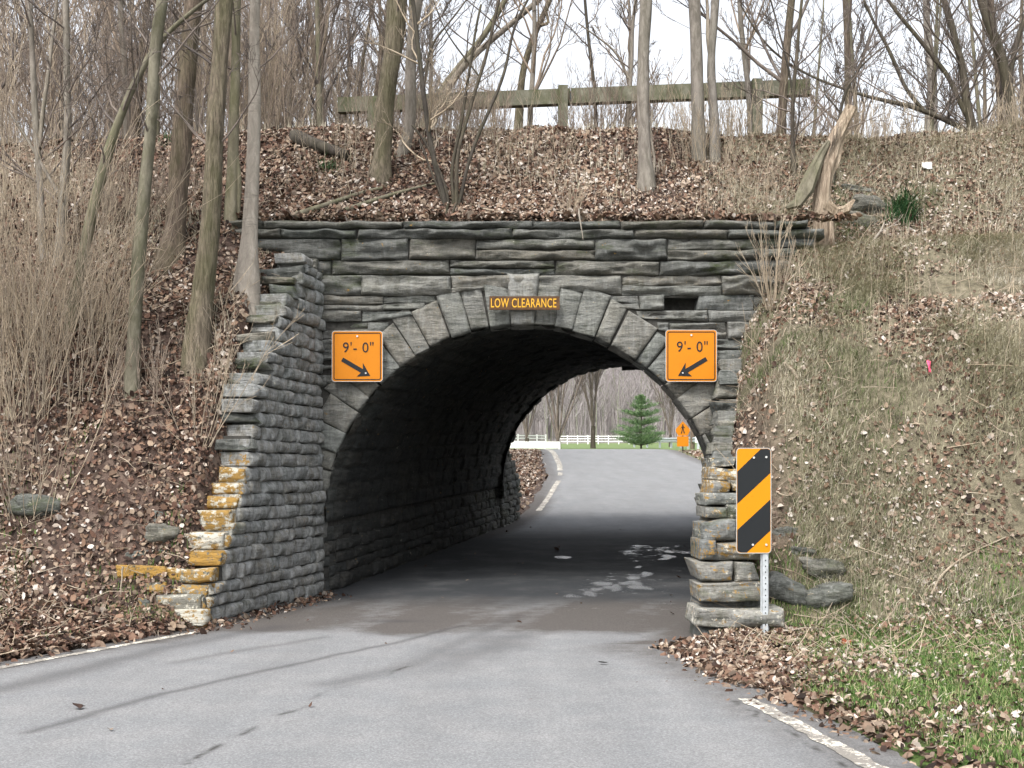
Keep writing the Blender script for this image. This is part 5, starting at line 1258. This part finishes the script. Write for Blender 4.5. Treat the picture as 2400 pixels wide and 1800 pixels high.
# metal guard rail
e0 = np.array([(1505 - 1106) / 2765 * 74, 74.]); e1 = np.array([(1368 - 1106) / 2765 * 99, 99.]); zg = lambda q: float(height(q[:1], q[1:])[0])
t = thing("metal_guard_rail", (e0[0], e0[1], zg(e0)), "galvanised guard rail curving away on the right beyond the crest", "guard rail")
prof = [(-.16, 0), (-.12, .07), (-.06, .07), (0, 0), (.06, .07), (.12, .07), (.16, 0)]; V = []; n = 14
for i in range(n + 1):
    f = i / n; q = e0 + (e1 - e0) * f + np.array([1.0 * math.sin(f * 3.14), 0]); z = zg(q) + .55
    for (a, b_) in prof: V.append((q[0] - b_, q[1] - b_ * 1.5, z + a))
me = mesh_np("beam", np.array(V), grid_faces(n + 1, 7), M['steel']); ob = obj("beam", me, t)
sm = ob.modifiers.new("thickness", 'SOLIDIFY'); sm.thickness = .012
for i in range(0, n + 1, 2):
    f = i / n; q = e0 + (e1 - e0) * f + np.array([1.0 * math.sin(f * 3.14), 0]); g = Geo(); g.box((q[0] + .08, q[1], zg(q) + .3), (.07, .06, .42)); obj("post", g.mesh("post", M['steel']), t)
g = Geo(); z = zg(e0) + .55; g.box((e0[0], e0[1] - .05, z), (.10, .03, .18)); obj("end_cap", g.mesh("end_cap", M['white']), t)

# pedestrian sign and utility pole
d = 62.; x = (1475 - 1106) / 2765 * d; z = float(height(np.array([x]), np.array([d]))[0]); t = thing("pedestrian_sign", (x, d, z), "amber five-sided walker sign over a small plate beyond the bridge", "road sign")
c = P(1475, 926, d)[2] - z; w = .34
plate("panel", [(-w, -.02 + c - .12), (-.22, c - .34), (.22, c - .34), (w, c - .14), (w, c - .02), (0, c + .36), (-w, c - .02)], 0, .02, M['amber'], t)
pl = c - .62; plate("plaque", [(-.28, pl - .24), (.28, pl - .24), (.28, pl + .25), (-.28, pl + .25)], 0, .02, M['amber'], t)
g = Geo(); k8 = [(.0 + .04 * math.cos(a), c + .17 + .04 * math.sin(a)) for a in np.linspace(0, 6.28, 9)[:-1]]
for poly in (k8, [(-.04, c - .02), (.04, c - .02), (.045, c + .12), (-.045, c + .12)], [(-.035, c - .02), (.0, c - .02), (-.05, c - .24), (-.10, c - .24)], [(.0, c - .02), (.04, c - .02), (.10, c - .22), (.05, c - .24)], [(-.04, c + .11), (-.045, c + .06), (-.12, c - .01), (-.10, c + .03)], [(.045, c + .11), (.045, c + .06), (.12, c + .0), (.11, c + .05)]):
    n = len(poly); g.add([(a, -.006, b_) for a, b_ in poly], np.array([list(range(n))]))
obj("walker_symbol", g.mesh("walker_symbol", M['black']), t, world=False)
T = Tubes(); T.add([(0, .04, -.3), (0, .04, c + .2)], [.035, .035], 6); obj("post", T.mesh("post", M['dark']), t, world=False)
d = 77.; x = (1496 - 1106) / 2765 * d; z = float(height(np.array([x]), np.array([d]))[0]); t = thing("utility_pole", (x, d, z), "brown wooden pole standing right of the walker sign", "pole")
T = Tubes(); T.add([(0, 0, -.3), (0, 0, 4), (0, 0, 9)], [.14, .13, .10], 10); obj("pole", T.mesh("pole", M['brown'], .02), t, world=False)
g = Geo(); g.box((0, -.14, 8.4), (1.1, .05, .06)); me = g.mesh("crossarm", M['brown']); me.attributes.new("rnd", 'FLOAT', 'POINT'); obj("crossarm", me, t, world=False)

# far wooded hillside
T = Tubes(); r = np.random.default_rng(3)
n = 5200; y = r.uniform(206, 335, n); x = r.uniform(-.10, .24, n) * y; z = height(x, y); hh = r.uniform(6, 13, n)
for i in range(n):
    b = np.array([x[i], y[i], z[i] - .3]); top = b + [r.normal(0, .5), 0, hh[i]]
    T.add([b, (b + top) / 2 + [r.normal(0, .2), 0, 0], top], [.10, .07, .03], 3)
    for k in range(5):
        f = r.uniform(.35, .95); q = b * (1 - f) + top * f; l = hh[i] * r.uniform(.15, .35); s = r.choice([-1, 1]); T.add([q, q + [s * l * .35, r.normal(0, .3), l * .5], q + [s * l * .5, r.normal(0, .4), l]], [.05, .04, .03], 3)
m, nt, b = new_mat("far_woods_bark"); k = N(nt)
k.l(k.ramp(k.attr("rnd"), [(0, (.24, .215, .21)), (.5, (.32, .29, .29)), (.85, (.39, .36, .36)), (1, (.22, .24, .15))]), b.inputs["Base Color"])  # stems lightened likewise, haze put into their colour
o = obj("distant_woods", T.mesh("distant_woods", m)); o["kind"] = "stuff"
